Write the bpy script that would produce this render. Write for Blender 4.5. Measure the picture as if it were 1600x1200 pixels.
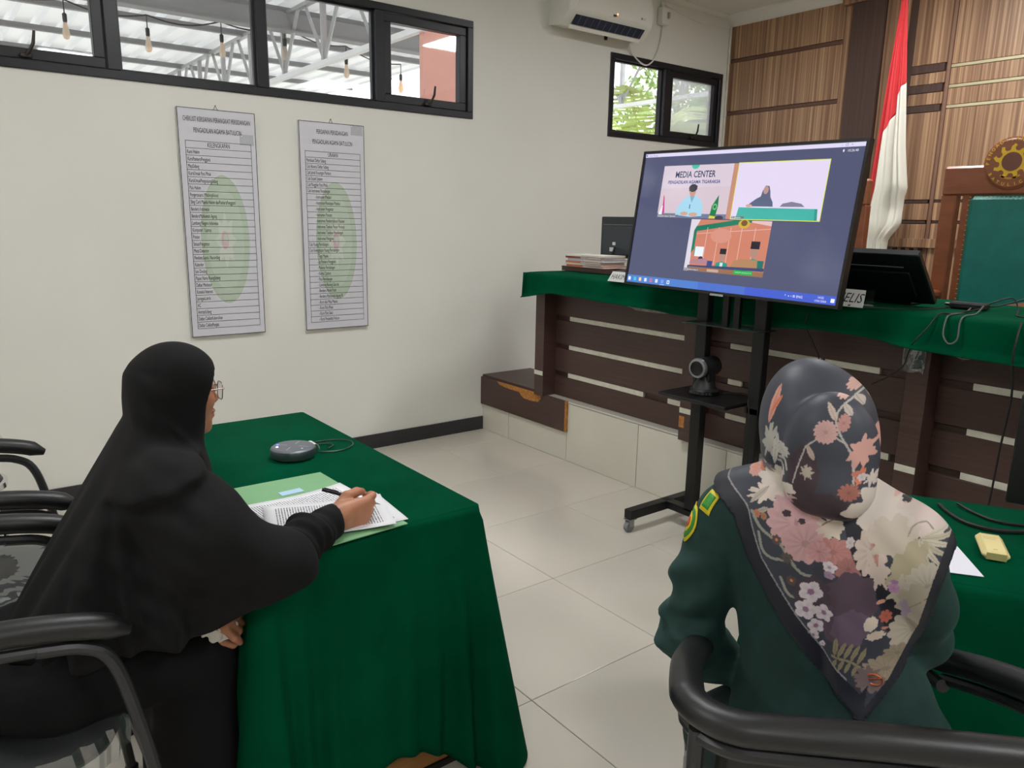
import bpy, bmesh, math, random
import numpy as np
from mathutils import Vector, Matrix, Euler
random.seed(7); rng = np.random.default_rng(7)
scene = bpy.context.scene
for _o in list(bpy.data.objects): bpy.data.objects.remove(_o, do_unlink=True)
COL = scene.collection
PI = math.pi

# ------------------------------------------------------------------ camera
cam_d = bpy.data.cameras.new('camera'); cam = bpy.data.objects.new('camera', cam_d); COL.objects.link(cam)
cam_d.sensor_width = 36.0; cam_d.lens = 1189.33/1600*36.0; cam_d.clip_start = 0.02; cam_d.clip_end = 300
_r, _d, _f = (0.79393393,-0.60774579,0.01771935), (-0.11493466,-0.17863638,-0.97717914), (0.59704182,0.7737791,-0.21167654)
cam.matrix_world = Matrix(((_r[0],-_d[0],-_f[0],0),(_r[1],-_d[1],-_f[1],0),(_r[2],-_d[2],-_f[2],1.48709),(0,0,0,1)))
scene.camera = cam

# ------------------------------------------------------------------ sky, exposure
world = bpy.data.worlds.new('world'); scene.world = world; world.use_nodes = True
_bg = world.node_tree.nodes['Background']; _bg.inputs[0].default_value = (0.97,0.985,1.0,1); _bg.inputs[1].default_value = 2.7
scene.view_settings.view_transform = 'Standard'; scene.view_settings.look = 'None'
scene.view_settings.exposure = 0.18; scene.view_settings.gamma = 1.0; scene.view_settings.use_curve_mapping = False
LAMP_STRENGTH = 31.0          # emission of the ceiling lamp diffusers

# ------------------------------------------------------------------ materials
def lin(c):
    return tuple(((v/255)/12.92 if v/255 <= .04045 else ((v/255+.055)/1.055)**2.4) for v in c[:3]) + (1.0,)
MATS = {}
def mat(name, rgb, rough=.6, metal=0., var=0., vscale=8., bump=0., bscale=200., sheen=0., sheen_rough=.4, coat=0., emit=0., spec=.5, alpha=None, sheen_tint=None):
    if name in MATS: return MATS[name]
    m = bpy.data.materials.new(name); m.use_nodes = True; nt = m.node_tree; b = nt.nodes['Principled BSDF']
    b.inputs['Base Color'].default_value = lin(rgb); b.inputs['Roughness'].default_value = rough; b.inputs['Metallic'].default_value = metal
    b.inputs['Specular IOR Level'].default_value = spec
    if coat: b.inputs['Coat Weight'].default_value = coat; b.inputs['Coat Roughness'].default_value = .08
    if sheen:
        b.inputs['Sheen Weight'].default_value = sheen; b.inputs['Sheen Roughness'].default_value = sheen_rough
        b.inputs['Sheen Tint'].default_value = lin(sheen_tint or rgb)
    if emit: b.inputs['Emission Color'].default_value = lin(rgb); b.inputs['Emission Strength'].default_value = emit
    tc = None
    if var or bump: tc = nt.nodes.new('ShaderNodeTexCoord')
    if var:
        n = nt.nodes.new('ShaderNodeTexNoise'); n.inputs['Scale'].default_value = vscale; n.inputs['Detail'].default_value = 4
        nt.links.new(tc.outputs['Object'], n.inputs['Vector'])
        r = nt.nodes.new('ShaderNodeValToRGB'); r.color_ramp.elements[0].position = .3; r.color_ramp.elements[1].position = .7
        r.color_ramp.elements[0].color = lin([max(0,v*(1-var)) for v in rgb]); r.color_ramp.elements[1].color = lin([min(255,v*(1+var)) for v in rgb])
        nt.links.new(n.outputs['Fac'], r.inputs['Fac']); nt.links.new(r.outputs['Color'], b.inputs['Base Color'])
    if bump:
        n2 = nt.nodes.new('ShaderNodeTexNoise'); n2.inputs['Scale'].default_value = bscale; n2.inputs['Detail'].default_value = 3
        nt.links.new(tc.outputs['Object'], n2.inputs['Vector'])
        bp = nt.nodes.new('ShaderNodeBump'); bp.inputs['Strength'].default_value = bump; bp.inputs['Distance'].default_value = .002
        nt.links.new(n2.outputs['Fac'], bp.inputs['Height']); nt.links.new(bp.outputs['Normal'], b.inputs['Normal'])
    MATS[name] = m; return m
def grain(name, dark, light, scale=(1,60,.8), rough=.45, mid=None, spec=.5, bump=.05, p0=.3, p1=.7):
    """wood grain: noise stretched along one axis of object space"""
    if name in MATS: return MATS[name]
    m = bpy.data.materials.new(name); m.use_nodes = True; nt = m.node_tree; b = nt.nodes['Principled BSDF']
    b.inputs['Roughness'].default_value = rough; b.inputs['Specular IOR Level'].default_value = spec
    tc = nt.nodes.new('ShaderNodeTexCoord'); mp = nt.nodes.new('ShaderNodeMapping'); mp.inputs['Scale'].default_value = scale
    nt.links.new(tc.outputs['Object'], mp.inputs['Vector'])
    n = nt.nodes.new('ShaderNodeTexNoise'); n.inputs['Scale'].default_value = 1; n.inputs['Detail'].default_value = 5; n.inputs['Roughness'].default_value = .65
    nt.links.new(mp.outputs['Vector'], n.inputs['Vector'])
    r = nt.nodes.new('ShaderNodeValToRGB'); e = r.color_ramp.elements; e[0].position = p0; e[1].position = p1; e[0].color = lin(dark); e[1].color = lin(light)
    if mid: k = e.new(.5*(p0+p1)); k.color = lin(mid)
    nt.links.new(n.outputs['Fac'], r.inputs['Fac']); nt.links.new(r.outputs['Color'], b.inputs['Base Color'])
    bp = nt.nodes.new('ShaderNodeBump'); bp.inputs['Strength'].default_value = bump; bp.inputs['Distance'].default_value = .002
    nt.links.new(n.outputs['Fac'], bp.inputs['Height']); nt.links.new(bp.outputs['Normal'], b.inputs['Normal'])
    MATS[name] = m; return m
def thin_glass(name, tint=(246,248,248), gloss=.06, haze=0.0):
    if name in MATS: return MATS[name]
    m = bpy.data.materials.new(name); m.use_nodes = True; nt = m.node_tree; nt.nodes.remove(nt.nodes['Principled BSDF']); out = nt.nodes['Material Output']
    t = nt.nodes.new('ShaderNodeBsdfTransparent'); t.inputs[0].default_value = lin(tint)
    g = nt.nodes.new('ShaderNodeBsdfGlossy'); g.inputs['Roughness'].default_value = .03
    mx = nt.nodes.new('ShaderNodeMixShader'); mx.inputs[0].default_value = gloss
    nt.links.new(t.outputs[0], mx.inputs[1]); nt.links.new(g.outputs[0], mx.inputs[2]); last = mx
    if haze:
        d = nt.nodes.new('ShaderNodeBsdfDiffuse'); d.inputs[0].default_value = lin((225,230,232)); tr = nt.nodes.new('ShaderNodeBsdfTranslucent'); tr.inputs[0].default_value = lin((230,238,245))
        m3 = nt.nodes.new('ShaderNodeMixShader'); m3.inputs[0].default_value = .6; nt.links.new(d.outputs[0], m3.inputs[1]); nt.links.new(tr.outputs[0], m3.inputs[2])
        m2 = nt.nodes.new('ShaderNodeMixShader'); m2.inputs[0].default_value = haze
        nt.links.new(mx.outputs[0], m2.inputs[1]); nt.links.new(m3.outputs[0], m2.inputs[2]); last = m2
    nt.links.new(last.outputs[0], out.inputs['Surface']); MATS[name] = m; return m
def print_mat(name, emit=0., rough=.5, coat=0., spec=.5):
    """colour comes from the flat print stored with the mesh (attribute Col)"""
    if name in MATS: return MATS[name]
    m = bpy.data.materials.new(name); m.use_nodes = True; nt = m.node_tree; b = nt.nodes['Principled BSDF']
    a = nt.nodes.new('ShaderNodeVertexColor'); a.layer_name = 'Col'
    b.inputs['Roughness'].default_value = rough; b.inputs['Specular IOR Level'].default_value = spec
    if coat: b.inputs['Coat Weight'].default_value = coat
    if emit:
        b.inputs['Base Color'].default_value = (.006,.006,.008,1); nt.links.new(a.outputs['Color'], b.inputs['Emission Color']); b.inputs['Emission Strength'].default_value = emit
    else: nt.links.new(a.outputs['Color'], b.inputs['Base Color'])
    MATS[name] = m; return m

# ------------------------------------------------------------------ scene graph helpers
def tag(o, label=None, cat=None, group=None, kind=None):
    if label: o['label'] = label
    if cat: o['category'] = cat
    if group: o['group'] = group
    if kind: o['kind'] = kind
    return o
def thing(name, label, cat, loc=(0,0,0), rotz=0., group=None, kind=None):
    o = bpy.data.objects.new(name, None); o.empty_display_size = .05; COL.objects.link(o)
    o.location = loc; o.rotation_euler = (0,0,rotz); return tag(o, label, cat, group, kind)
def link_mesh(name, me, m=None, parent=None, loc=None, smooth=None):
    o = bpy.data.objects.new(name, me); COL.objects.link(o)
    if m is not None and len(me.materials) == 0:
        for k in (m if isinstance(m, (list,tuple)) else [m]): me.materials.append(k)
    if parent is not None: o.parent = parent
    if loc is not None: o.location = loc
    return o
def copy_tree(o, parent=None, loc=None, rotz=None, label=None):
    kids = list(o.children); c = o.copy(); COL.objects.link(c)
    if parent is not None: c.parent = parent
    if loc is not None: c.location = loc
    if rotz is not None: c.rotation_euler = (0,0,rotz)
    if label: c['label'] = label
    for k in kids: copy_tree(k, c)
    return c

class MB:
    """collects shapes into one mesh"""
    def __init__(s): s.v = []; s.f = []; s.mi = []; s.cur = 0
    def add(s, vs, fs):
        n = len(s.v); s.v += [tuple(float(c) for c in p) for p in vs]; s.f += [tuple(i+n for i in f) for f in fs]; s.mi += [s.cur]*len(fs); return s
    def box(s, c, d, rot=None, bev=0.):
        x,y,z = d[0]/2,d[1]/2,d[2]/2; R = Matrix.Identity(3)
        if rot is not None: R = Euler(rot).to_matrix() if not isinstance(rot, Matrix) else rot
        b = min(bev, .49*min(d))
        if b > 0:
            vs = []; 
            for sx in (-1,1):
                for sy in (-1,1):
                    for sz in (-1,1):
                        vs += [(sx*x,sy*(y-b),sz*(z-b)),(sx*(x-b),sy*y,sz*(z-b)),(sx*(x-b),sy*(y-b),sz*z)]
            bm = bmesh.new()
            for p in vs: bm.verts.new(p)
            r = bmesh.ops.convex_hull(bm, input=bm.verts); bm.verts.index_update()
            bm.normal_update()
            vv = [v.co.copy() for v in bm.verts]; ff = [[v.index for v in f.verts] for f in bm.faces]; bm.free()
            return s.add([R@p+Vector(c) for p in vv], ff)
        vs = [R@Vector(p)+Vector(c) for p in ((-x,-y,-z),(x,-y,-z),(x,y,-z),(-x,y,-z),(-x,-y,z),(x,-y,z),(x,y,z),(-x,y,z))]
        return s.add(vs, [(0,3,2,1),(4,5,6,7),(0,1,5,4),(1,2,6,5),(2,3,7,6),(3,0,4,7)])
    def b2(s, a, b, bev=0.):
        return s.box([(a[i]+b[i])/2 for i in range(3)], [abs(b[i]-a[i]) for i in range(3)], bev=bev)
    def tube(s, pts, r, n=10, closed=False, caps=True, flat=None):
        P = [Vector(p) for p in pts]; k = len(P); rr = r if isinstance(r,(list,tuple)) else [r]*k
        vs = []; up = None
        for i,p in enumerate(P):
            a = P[(i-1)%k] if (closed or i>0) else P[i]; b = P[(i+1)%k] if (closed or i<k-1) else P[i]
            t = (b-a).normalized()
            if up is None:
                up = Vector((0,0,1)) if abs(t.z) < .9 else Vector((1,0,0))
            u = (up - t*up.dot(t)).normalized(); w = t.cross(u); up = u
            for j in range(n):
                an = 2*PI*j/n; ca, sa = math.cos(an)*rr[i], math.sin(an)*rr[i]
                if flat: sa *= flat
                vs.append(p+u*ca+w*sa)
        fs = []
        for i in range(k if closed else k-1):
            for j in range(n):
                fs.append((i*n+j, i*n+(j+1)%n, ((i+1)%k)*n+(j+1)%n, ((i+1)%k)*n+j))
        if caps and not closed: fs += [tuple(range(n-1,-1,-1)), tuple((k-1)*n+j for j in range(n))]
        return s.add(vs, fs)
    def lathe(s, prof, c=(0,0,0), n=24, axis='z', R=None):
        vs = []; fs = []; k = len(prof)
        for (r,h) in prof:
            for j in range(n):
                a = 2*PI*j/n; p = (r*math.cos(a), r*math.sin(a), h)
                if axis == 'x': p = (h, p[0], p[1])
                if axis == 'y': p = (p[0], h, p[1])
                p = Vector(p)
                if R is not None: p = R@p
                vs.append(p+Vector(c))
        for i in range(k-1):
            for j in range(n): fs.append((i*n+j, i*n+(j+1)%n, (i+1)*n+(j+1)%n, (i+1)*n+j))
        if prof[0][0] > 1e-6: fs.append(tuple(range(n-1,-1,-1)))
        if prof[-1][0] > 1e-6: fs.append(tuple((k-1)*n+j for j in range(n)))
        return s.add(vs, fs)
    def prism(s, poly, h0, h1, fn):
        """poly in 2D, extruded between h0 and h1; fn(u,v,h)->xyz"""
        n = len(poly); vs = [fn(u,v,h0) for u,v in poly]+[fn(u,v,h1) for u,v in poly]
        return s.add(vs, [tuple(range(n-1,-1,-1)), tuple(range(n,2*n))]+[(i,(i+1)%n,n+(i+1)%n,n+i) for i in range(n)])
    def grid(s, fn, nu, nv, closed_u=False):
        vs = [fn(i/(nu if closed_u else nu-1), j/(nv-1)) for j in range(nv) for i in range(nu)]; fs = []
        for j in range(nv-1):
            for i in range(nu if closed_u else nu-1):
                fs.append((j*nu+i, j*nu+(i+1)%nu, (j+1)*nu+(i+1)%nu, (j+1)*nu+i))
        return s.add(vs, fs)
    def mesh(s, name, smooth=True, angle=35):
        me = bpy.data.meshes.new(name); me.from_pydata(s.v, [], s.f); me.update()
        bm = bmesh.new(); bm.from_mesh(me); bmesh.ops.recalc_face_normals(bm, faces=bm.faces)
        ang = math.radians(angle)
        for f in bm.faces: f.smooth = smooth
        if smooth:
            for e in bm.edges:
                if len(e.link_faces) == 2 and e.calc_face_angle(0) > ang: e.smooth = False
        bm.to_mesh(me); bm.free()
        if any(s.mi): me.polygons.foreach_set('material_index', s.mi)
        return me
    def build(s, name, m, parent=None, smooth=True, angle=35, loc=None, mod=None):
        o = link_mesh(name, s.mesh(name, smooth, angle), m, parent, loc)
        if mod == 'solid': pass
        return o
def solidify(o, t, offset=0.):
    k = o.modifiers.new('thickness','SOLIDIFY'); k.thickness = t; k.offset = offset; return o

# ------------------------------------------------------------------ lettering
_TX = {}
def text_mesh(st, size=1.0, align='LEFT', shear=0., bold=0.):
    key = (st, align, shear, bold)
    if key not in _TX:
        cu = bpy.data.curves.new('t','FONT'); cu.body = st; cu.size = 1.0; cu.align_x = align; cu.shear = shear; cu.offset = bold; cu.resolution_u = 2
        o = bpy.data.objects.new('t', cu); COL.objects.link(o)
        dg = bpy.context.evaluated_depsgraph_get(); me = bpy.data.meshes.new_from_object(o.evaluated_get(dg))
        _TX[key] = ([(v.co.x, v.co.y) for v in me.vertices], [tuple(p.vertices) for p in me.polygons])
        bpy.data.objects.remove(o); bpy.data.curves.remove(cu); bpy.data.meshes.remove(me)
    V, F = _TX[key]
    return [(x*size, y*size) for x,y in V], F
class Print:
    """flat print: coloured polygons in (u,v) stacked in thin layers"""
    def __init__(s): s.v = []; s.f = []; s.c = []; s.l = 0
    def poly(s, pts, rgb, layer=None, faces=None):
        n = len(s.v); L = s.l if layer is None else layer
        s.v += [(x,y,L) for x,y in pts]
        for f in (faces or [tuple(range(len(pts)))]): s.f.append(tuple(i+n for i in f)); s.c.append(lin(rgb))
        s.l = L+1 if layer is None else s.l
        return s
    def rect(s, x0, y0, x1, y1, rgb, layer=None): return s.poly([(x0,y0),(x1,y0),(x1,y1),(x0,y1)], rgb, layer)
    def ell(s, cx, cy, rx, ry, rgb, layer=None, n=20, a0=0, a1=2*PI):
        return s.poly([(cx+rx*math.cos(a0+(a1-a0)*i/n), cy+ry*math.sin(a0+(a1-a0)*i/n)) for i in range(n if a1-a0 > 6.2 else n+1)], rgb, layer)
    def text(s, st, x, y, size, rgb, align='LEFT', shear=0., bold=0., sx=1., layer=None):
        V, F = text_mesh(st, size, align, shear, bold)
        return s.poly([(x+a*sx, y+b) for a,b in V], rgb, layer, F)
    def build(s, name, m, fn, parent, step=.0003):
        me = bpy.data.meshes.new(name); me.from_pydata([tuple(fn(u,v,L*step)) for u,v,L in s.v], [], s.f); me.update()
        ca = me.color_attributes.new('Col','FLOAT_COLOR','CORNER'); arr = []
        for f,c in zip(s.f, s.c): arr += list(c)*len(f)
        ca.data.foreach_set('color', arr)
        return link_mesh(name, me, m, parent)

# ------------------------------------------------------------------ smooth implicit surfaces (people, cloth)
def smin(a, b, k):
    h = np.clip(.5+.5*(b-a)/k, 0, 1); return b+(a-b)*h-k*h*(1-h)
def smax(a, b, k): return -smin(-a, -b, k)
def sd_cone(P, a, b, ra, rb):
    a = np.asarray(a, np.float32); b = np.asarray(b, np.float32); ba = b-a; L = float(ba@ba)+1e-12
    t = np.clip(((P-a)@ba)/L, 0, 1); d = P-a-t[...,None]*ba
    return np.sqrt((d*d).sum(-1))-(ra+(rb-ra)*t)
def sd_ell(P, c, r, R=None):
    d = P-np.asarray(c, np.float32)
    if R is not None: d = d@np.asarray(R, np.float32)      # columns of R are the axes
    r = np.asarray(r, np.float32); k0 = np.sqrt(((d/r)**2).sum(-1)); k1 = np.sqrt(((d/(r*r))**2).sum(-1))+1e-9
    return k0*(k0-1)/k1
def sd_chain(P, pts, rs, k=.01):
    d = None
    for i in range(len(pts)-1):
        e = sd_cone(P, pts[i], pts[i+1], rs[i], rs[i+1]); d = e if d is None else smin(d, e, k)
    return d
def sdf_mesh(name, fn, lo, hi, res, smooth_it=1):
    """surface nets on fn over the box lo..hi; evaluated in slabs"""
    lo = np.asarray(lo, float); hi = np.asarray(hi, float); n = np.maximum(((hi-lo)/res).astype(int)+1, 4)
    D = np.full(n, 1., np.float32); B = 8; nb = (n+B-1)//B
    bc = np.stack(np.meshgrid(*[np.arange(k) for k in nb], indexing='ij'), -1).reshape(-1,3)
    cen = (lo+(bc*B+B/2)*res).astype(np.float32); dc = fn(cen[None])[0]; keep = np.abs(dc) < 2.2*B*res
    off = np.stack(np.meshgrid(*[np.arange(B)]*3, indexing='ij'), -1).reshape(-1,3)
    inside = bc[(~keep) & (dc < 0)]
    for k in inside: i,j,l = k*B; D[i:i+B, j:j+B, l:l+B] = -1
    act_b = bc[keep]
    for i in range(0, len(act_b), 600):
        ii = act_b[i:i+600][:,None,:]*B+off[None]; val = fn((lo+ii*res).astype(np.float32))
        ii = ii.reshape(-1,3); ok = (ii < n).all(1); ii = ii[ok]; D[ii[:,0],ii[:,1],ii[:,2]] = val.reshape(-1)[ok]
    S = D < 0
    c = np.zeros(n-1, np.uint8)
    for dx in (0,1):
        for dy in (0,1):
            for dz in (0,1): c += S[dx:n[0]-1+dx, dy:n[1]-1+dy, dz:n[2]-1+dz]
    act = (c > 0) & (c < 8); idx = -np.ones(n-1, np.int64); cells = np.argwhere(act); idx[act] = np.arange(len(cells))
    acc = np.zeros((len(cells),3)); cnt = np.zeros(len(cells))
    corners = [(dx,dy,dz) for dx in (0,1) for dy in (0,1) for dz in (0,1)]
    for a in range(8):
        for b in range(a+1, 8):
            A = np.array(corners[a]); B = np.array(corners[b])
            if np.abs(A-B).sum() != 1: continue
            ia = cells+A; ib = cells+B; da = D[ia[:,0],ia[:,1],ia[:,2]]; db = D[ib[:,0],ib[:,1],ib[:,2]]
            m = (da < 0) != (db < 0); t = np.where(m, da/np.where(m, da-db, 1), 0)
            acc += m[:,None]*(A+(B-A)*t[:,None]); cnt += m
    V = lo+(cells+acc/np.maximum(cnt,1)[:,None])*res
    quads = []
    for ax in range(3):
        o1, o2 = [(1,2),(2,0),(0,1)][ax]
        sl0 = [slice(None)]*3; sl1 = [slice(None)]*3; sl0[ax] = slice(0,-1); sl1[ax] = slice(1,None)
        A = S[tuple(sl0)]; B = S[tuple(sl1)]; ch = np.argwhere(A != B); sg = A[A != B]
        ok = (ch[:,o1] > 0) & (ch[:,o2] > 0) & (ch[:,o1] < n[o1]-1) & (ch[:,o2] < n[o2]-1); ch = ch[ok]; sg = sg[ok]
        e1 = np.zeros(3,int); e1[o1] = 1; e2 = np.zeros(3,int); e2[o2] = 1
        q = np.stack([idx[tuple((ch-e1-e2).T)], idx[tuple((ch-e2).T)], idx[tuple(ch.T)], idx[tuple((ch-e1).T)]], 1)
        q[~sg] = q[~sg][:, ::-1]; quads.append(q)
    Q = np.concatenate(quads); Q = Q[(Q >= 0).all(1)]
    for _ in range(smooth_it):
        sm = np.zeros_like(V); ct = np.zeros(len(V))
        for k in range(4):
            np.add.at(sm, Q[:,k], V[Q[:,(k+1)%4]]+V[Q[:,(k-1)%4]]); np.add.at(ct, Q[:,k], 2)
        V = np.where(ct[:,None] > 0, .5*V+.5*sm/np.maximum(ct,1)[:,None], V)
    return V, Q
def arr_mesh(name, V, Q, smooth=True):
    me = bpy.data.meshes.new(name); me.vertices.add(len(V)); me.vertices.foreach_set('co', np.asarray(V, np.float32).ravel())
    k = Q.shape[1]; me.loops.add(len(Q)*k); me.loops.foreach_set('vertex_index', Q.astype(np.int32).ravel())
    me.polygons.add(len(Q)); me.polygons.foreach_set('loop_start', np.arange(0, len(Q)*k, k, dtype=np.int32))
    try: me.polygons.foreach_set('loop_total', np.full(len(Q), k, np.int32))
    except Exception: pass
    me.update(calc_edges=True); me.validate()
    me.polygons.foreach_set('use_smooth', np.full(len(me.polygons), smooth)); return me
def join_arr(parts):
    V = []; Q = []; n = 0
    for v,q in parts: V.append(v); Q.append(q+n); n += len(v)
    return np.concatenate(V), np.concatenate(Q)
def spline(pts, n):
    """Catmull-Rom through pts, n samples"""
    P = [np.array(p, float) for p in pts]; P = [2*P[0]-P[1]]+P+[2*P[-1]-P[-2]]; out = []
    m = len(P)-3
    for i in range(n):
        t = i/(n-1)*m; k = min(int(t), m-1); t -= k; a,b,c,d = P[k:k+4]
        out.append(tuple(.5*((2*b)+(-a+c)*t+(2*a-5*b+4*c-d)*t*t+(-a+3*b-3*c+d)*t**3)))
    return out
# ================================================================== the room
XB, YA, ZC = 5.62, 4.35, 3.17          # wood wall plane, window wall plane, ceiling
X0, Y0 = -3.2, -3.4
wall_m = mat('wall_paint', (222,221,213), .55, var=.012, vscale=1.3, bump=.05, bscale=60)
ceil_m = mat('ceiling_paint', (232,230,222), .8)
tile_m = mat('floor_tile_glaze', (206,199,187), .12, var=.02, vscale=.9, spec=.5)
grout_m = mat('grout', (120,114,104), .9)
black_tile = mat('black_tile', (44,44,46), .3, var=.1, vscale=6)
alu = mat('black_aluminium', (30,31,36), .38, spec=.4)
brownlam = grain('brown_laminate', (66,46,41), (82,59,53), (3,3,110), .42)
whitelam = mat('cream_laminate', (212,208,192), .4, var=.04, vscale=20)
chip = mat('bare_chipboard', (176,118,56), .8, var=.15, vscale=60)
zebra = grain('striped_wood_laminate', (116,84,62), (200,164,128), (1,52,.4), .42, mid=(156,120,92), p0=.34, p1=.66)
darklam = grain('dark_pilaster_laminate', (70,52,46), (92,70,62), (2,90,1), .38)
gold = mat('brushed_gold_strip', (232,222,186), .25, metal=.45)
tag(MB().b2((X0,Y0,-.12),(XB+.12,YA+.12,-.003)).build('floor', grout_m), kind='structure')
floor_o = bpy.data.objects['floor']
_t = MB().box((0,0,-.006),(.597,.597,.012), bev=.0012).mesh('floor_tile'); _t.materials.append(tile_m)
for i in range(-6, 10):
    for j in range(-7, 8):
        cx, cy = .173+.6*i+.3, .448+.6*j+.3
        if cx > 3.39 or cx < X0-.1 or cy < Y0-.1 or cy > YA+.1: continue
        link_mesh('floor_tile', _t, None, floor_o, (cx, cy, 0))
def holed_wall(name, holes, a, b, y0, y1, m):
    """wall along x between a and b with rectangular holes (x0,x1,z0,z1), thickness y0..y1"""
    w = MB(); x = a
    for (h0,h1,z0,z1) in sorted(holes):
        w.b2((x,y0,0),(h0,y1,ZC)); w.b2((h0,y0,0),(h1,y1,z0)); w.b2((h0,y0,z1),(h1,y1,ZC)); x = h1
    w.b2((x,y0,0),(b,y1,ZC)); return tag(w.build(name, m, smooth=False), kind='structure')
W1 = (-2.82, 2.985, 2.125, 2.722); W2 = (4.222, 5.535, 2.113, 2.708)
holed_wall('wall_left', [W1, W2], X0, XB+.12, YA, YA+.13, wall_m)
tag(MB().b2((X0,Y0-.12,0),(XB+.12,Y0,ZC)).build('wall_right', wall_m, smooth=False), kind='structure')
tag(MB().b2((X0-.12,Y0-.12,0),(X0,YA+.13,ZC)).build('wall_back', wall_m, smooth=False), kind='structure')
tag(MB().b2((X0-.12,Y0-.12,ZC),(XB+.12,YA+.13,ZC+.1)).build('ceiling', ceil_m, smooth=False), kind='structure')
tag(MB().b2((X0,YA-.012,0),(3.09,YA,.095), bev=.002).build('baseboard_left', black_tile, smooth=False), kind='structure')
_k = MB(); 
_pr = [(0,0),(.09,0),(.09,-.015),(.06,-.035),(.03,-.06),(.015,-.075),(0,-.08)]
_k.prism(_pr, Y0, YA, lambda u,v,h: (XB-u, h, ZC+v)); tag(_k.build('trim_1', ceil_m), kind='structure')
_k = MB(); _k.prism(_pr, X0, XB-.09, lambda u,v,h: (h, YA-u*.5, ZC+v*.35)); tag(_k.build('trim_2', ceil_m), kind='structure')
tag(MB().tube([(XB-.028,YA-.012,.4),(XB-.028,YA-.012,3.09)], .009, 8).build('trim_3', whitelam), kind='structure')

# ---- striped wood wall behind the judges, piece by piece
wf = tag(MB().b2((XB+.02,Y0,0),(XB+.13,YA,ZC)).build('wall_front', darklam, smooth=False), kind='structure')
def panel(y0, y1, z0, z1, m=zebra, name='panel', proud=0., th=.02):
    return MB().b2((XB-proud, y0+.0015, z0+.0015), (XB+th, y1-.0015, z1-.0015), bev=.002).build(name, m, wf)
groove_m = grain('groove_laminate', (92,64,50), (110,78,62), (2,90,1), .5)
ztop = 3.12
def grooved_bay(y0, y1):
    zs = [.385,.70,1.12,1.54,1.96,2.385,2.805]
    for i,z in enumerate(zs):
        nz = zs[i+1] if i+1 < len(zs) else ztop
        panel(y0, y1, z+(.03 if i else 0), nz)
        if i: panel(y0, y1, z, z+.03, groove_m, 'groove_strip', proud=-.006)
grooved_bay(3.335, YA)
panel(3.262, 3.335, .385, 3.06)
panel(3.02, 3.262, .385, 3.06, darklam, 'pilaster', proud=.035, th=.0)
panel(3.005, 3.345, 3.06, 3.12, zebra, 'pilaster_cap', proud=.045)
panel(2.905, 3.02, .385, ztop)
panel(2.80, 2.905, .385, ztop, darklam, 'shadowed_recess_strip', proud=-.008)  # dark recess behind the flag, the flagpole's shadow put into its colour
# bay right of the flag: short dark bars, reddish stile, pale gold strips running right
zs = [(2.515,.055),(2.385,.055),(2.258,.05)]
zlist = [.385,1.37,1.512,1.655]+[z for z,_ in zs[::-1]]
edges = [(.385,1.36),(1.36,1.385,'rail'),(1.385,1.505),(1.505,1.53,'bar'),(1.53,1.645),(1.645,1.67,'bar'),(1.67,2.258),(2.258,2.305,'bar2'),(2.305,2.385),(2.385,2.44,'bar2'),(2.44,2.515),(2.515,2.57,'bar2'),(2.57,ztop)]
for e in edges:
    k = e[2] if len(e) > 2 else None
    if k is None: panel(2.565, 2.80, e[0], e[1])
    elif k == 'rail': panel(2.2, 2.80, e[0]-.02, e[1]+.02, zebra, 'rail', proud=.03)
    else: panel(2.575, 2.80, e[0], e[1], darklam, 'dark_bar', proud=.004 if k == 'bar2' else -.005)
panel(2.535, 2.565, .385, ztop, grain('red_brown_stile', (96,60,50), (150,116,96), (2,60,.6), .4), 'stile')
for (y0,y1,bars) in ((1.0,2.535,True),(-.6,1.0,True),(-2.2,-.6,True)):
    zz = .385
    for (z0,hh) in [(1.51,.018),(1.652,.018),(2.27,.022),(2.40,.022),(2.53,.022)]:
        panel(y0, y1, zz, z0); panel(y0, y1, z0, z0+hh, gold if z0 > 2 else darklam, 'metal_strip', proud=.003 if z0 > 2 else -.004); zz = z0+hh
    panel(y0, y1, zz, ztop)
grooved_bay(Y0, -2.2)
# low louvre of dark slots under the rail
for k in range(4): MB().b2((XB-.012, 2.57+.06*k, 1.24),(XB+.01, 2.595+.06*k, 1.335)).build('louvre_slot', mat('slot_black',(34,26,24),.7), wf)

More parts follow.
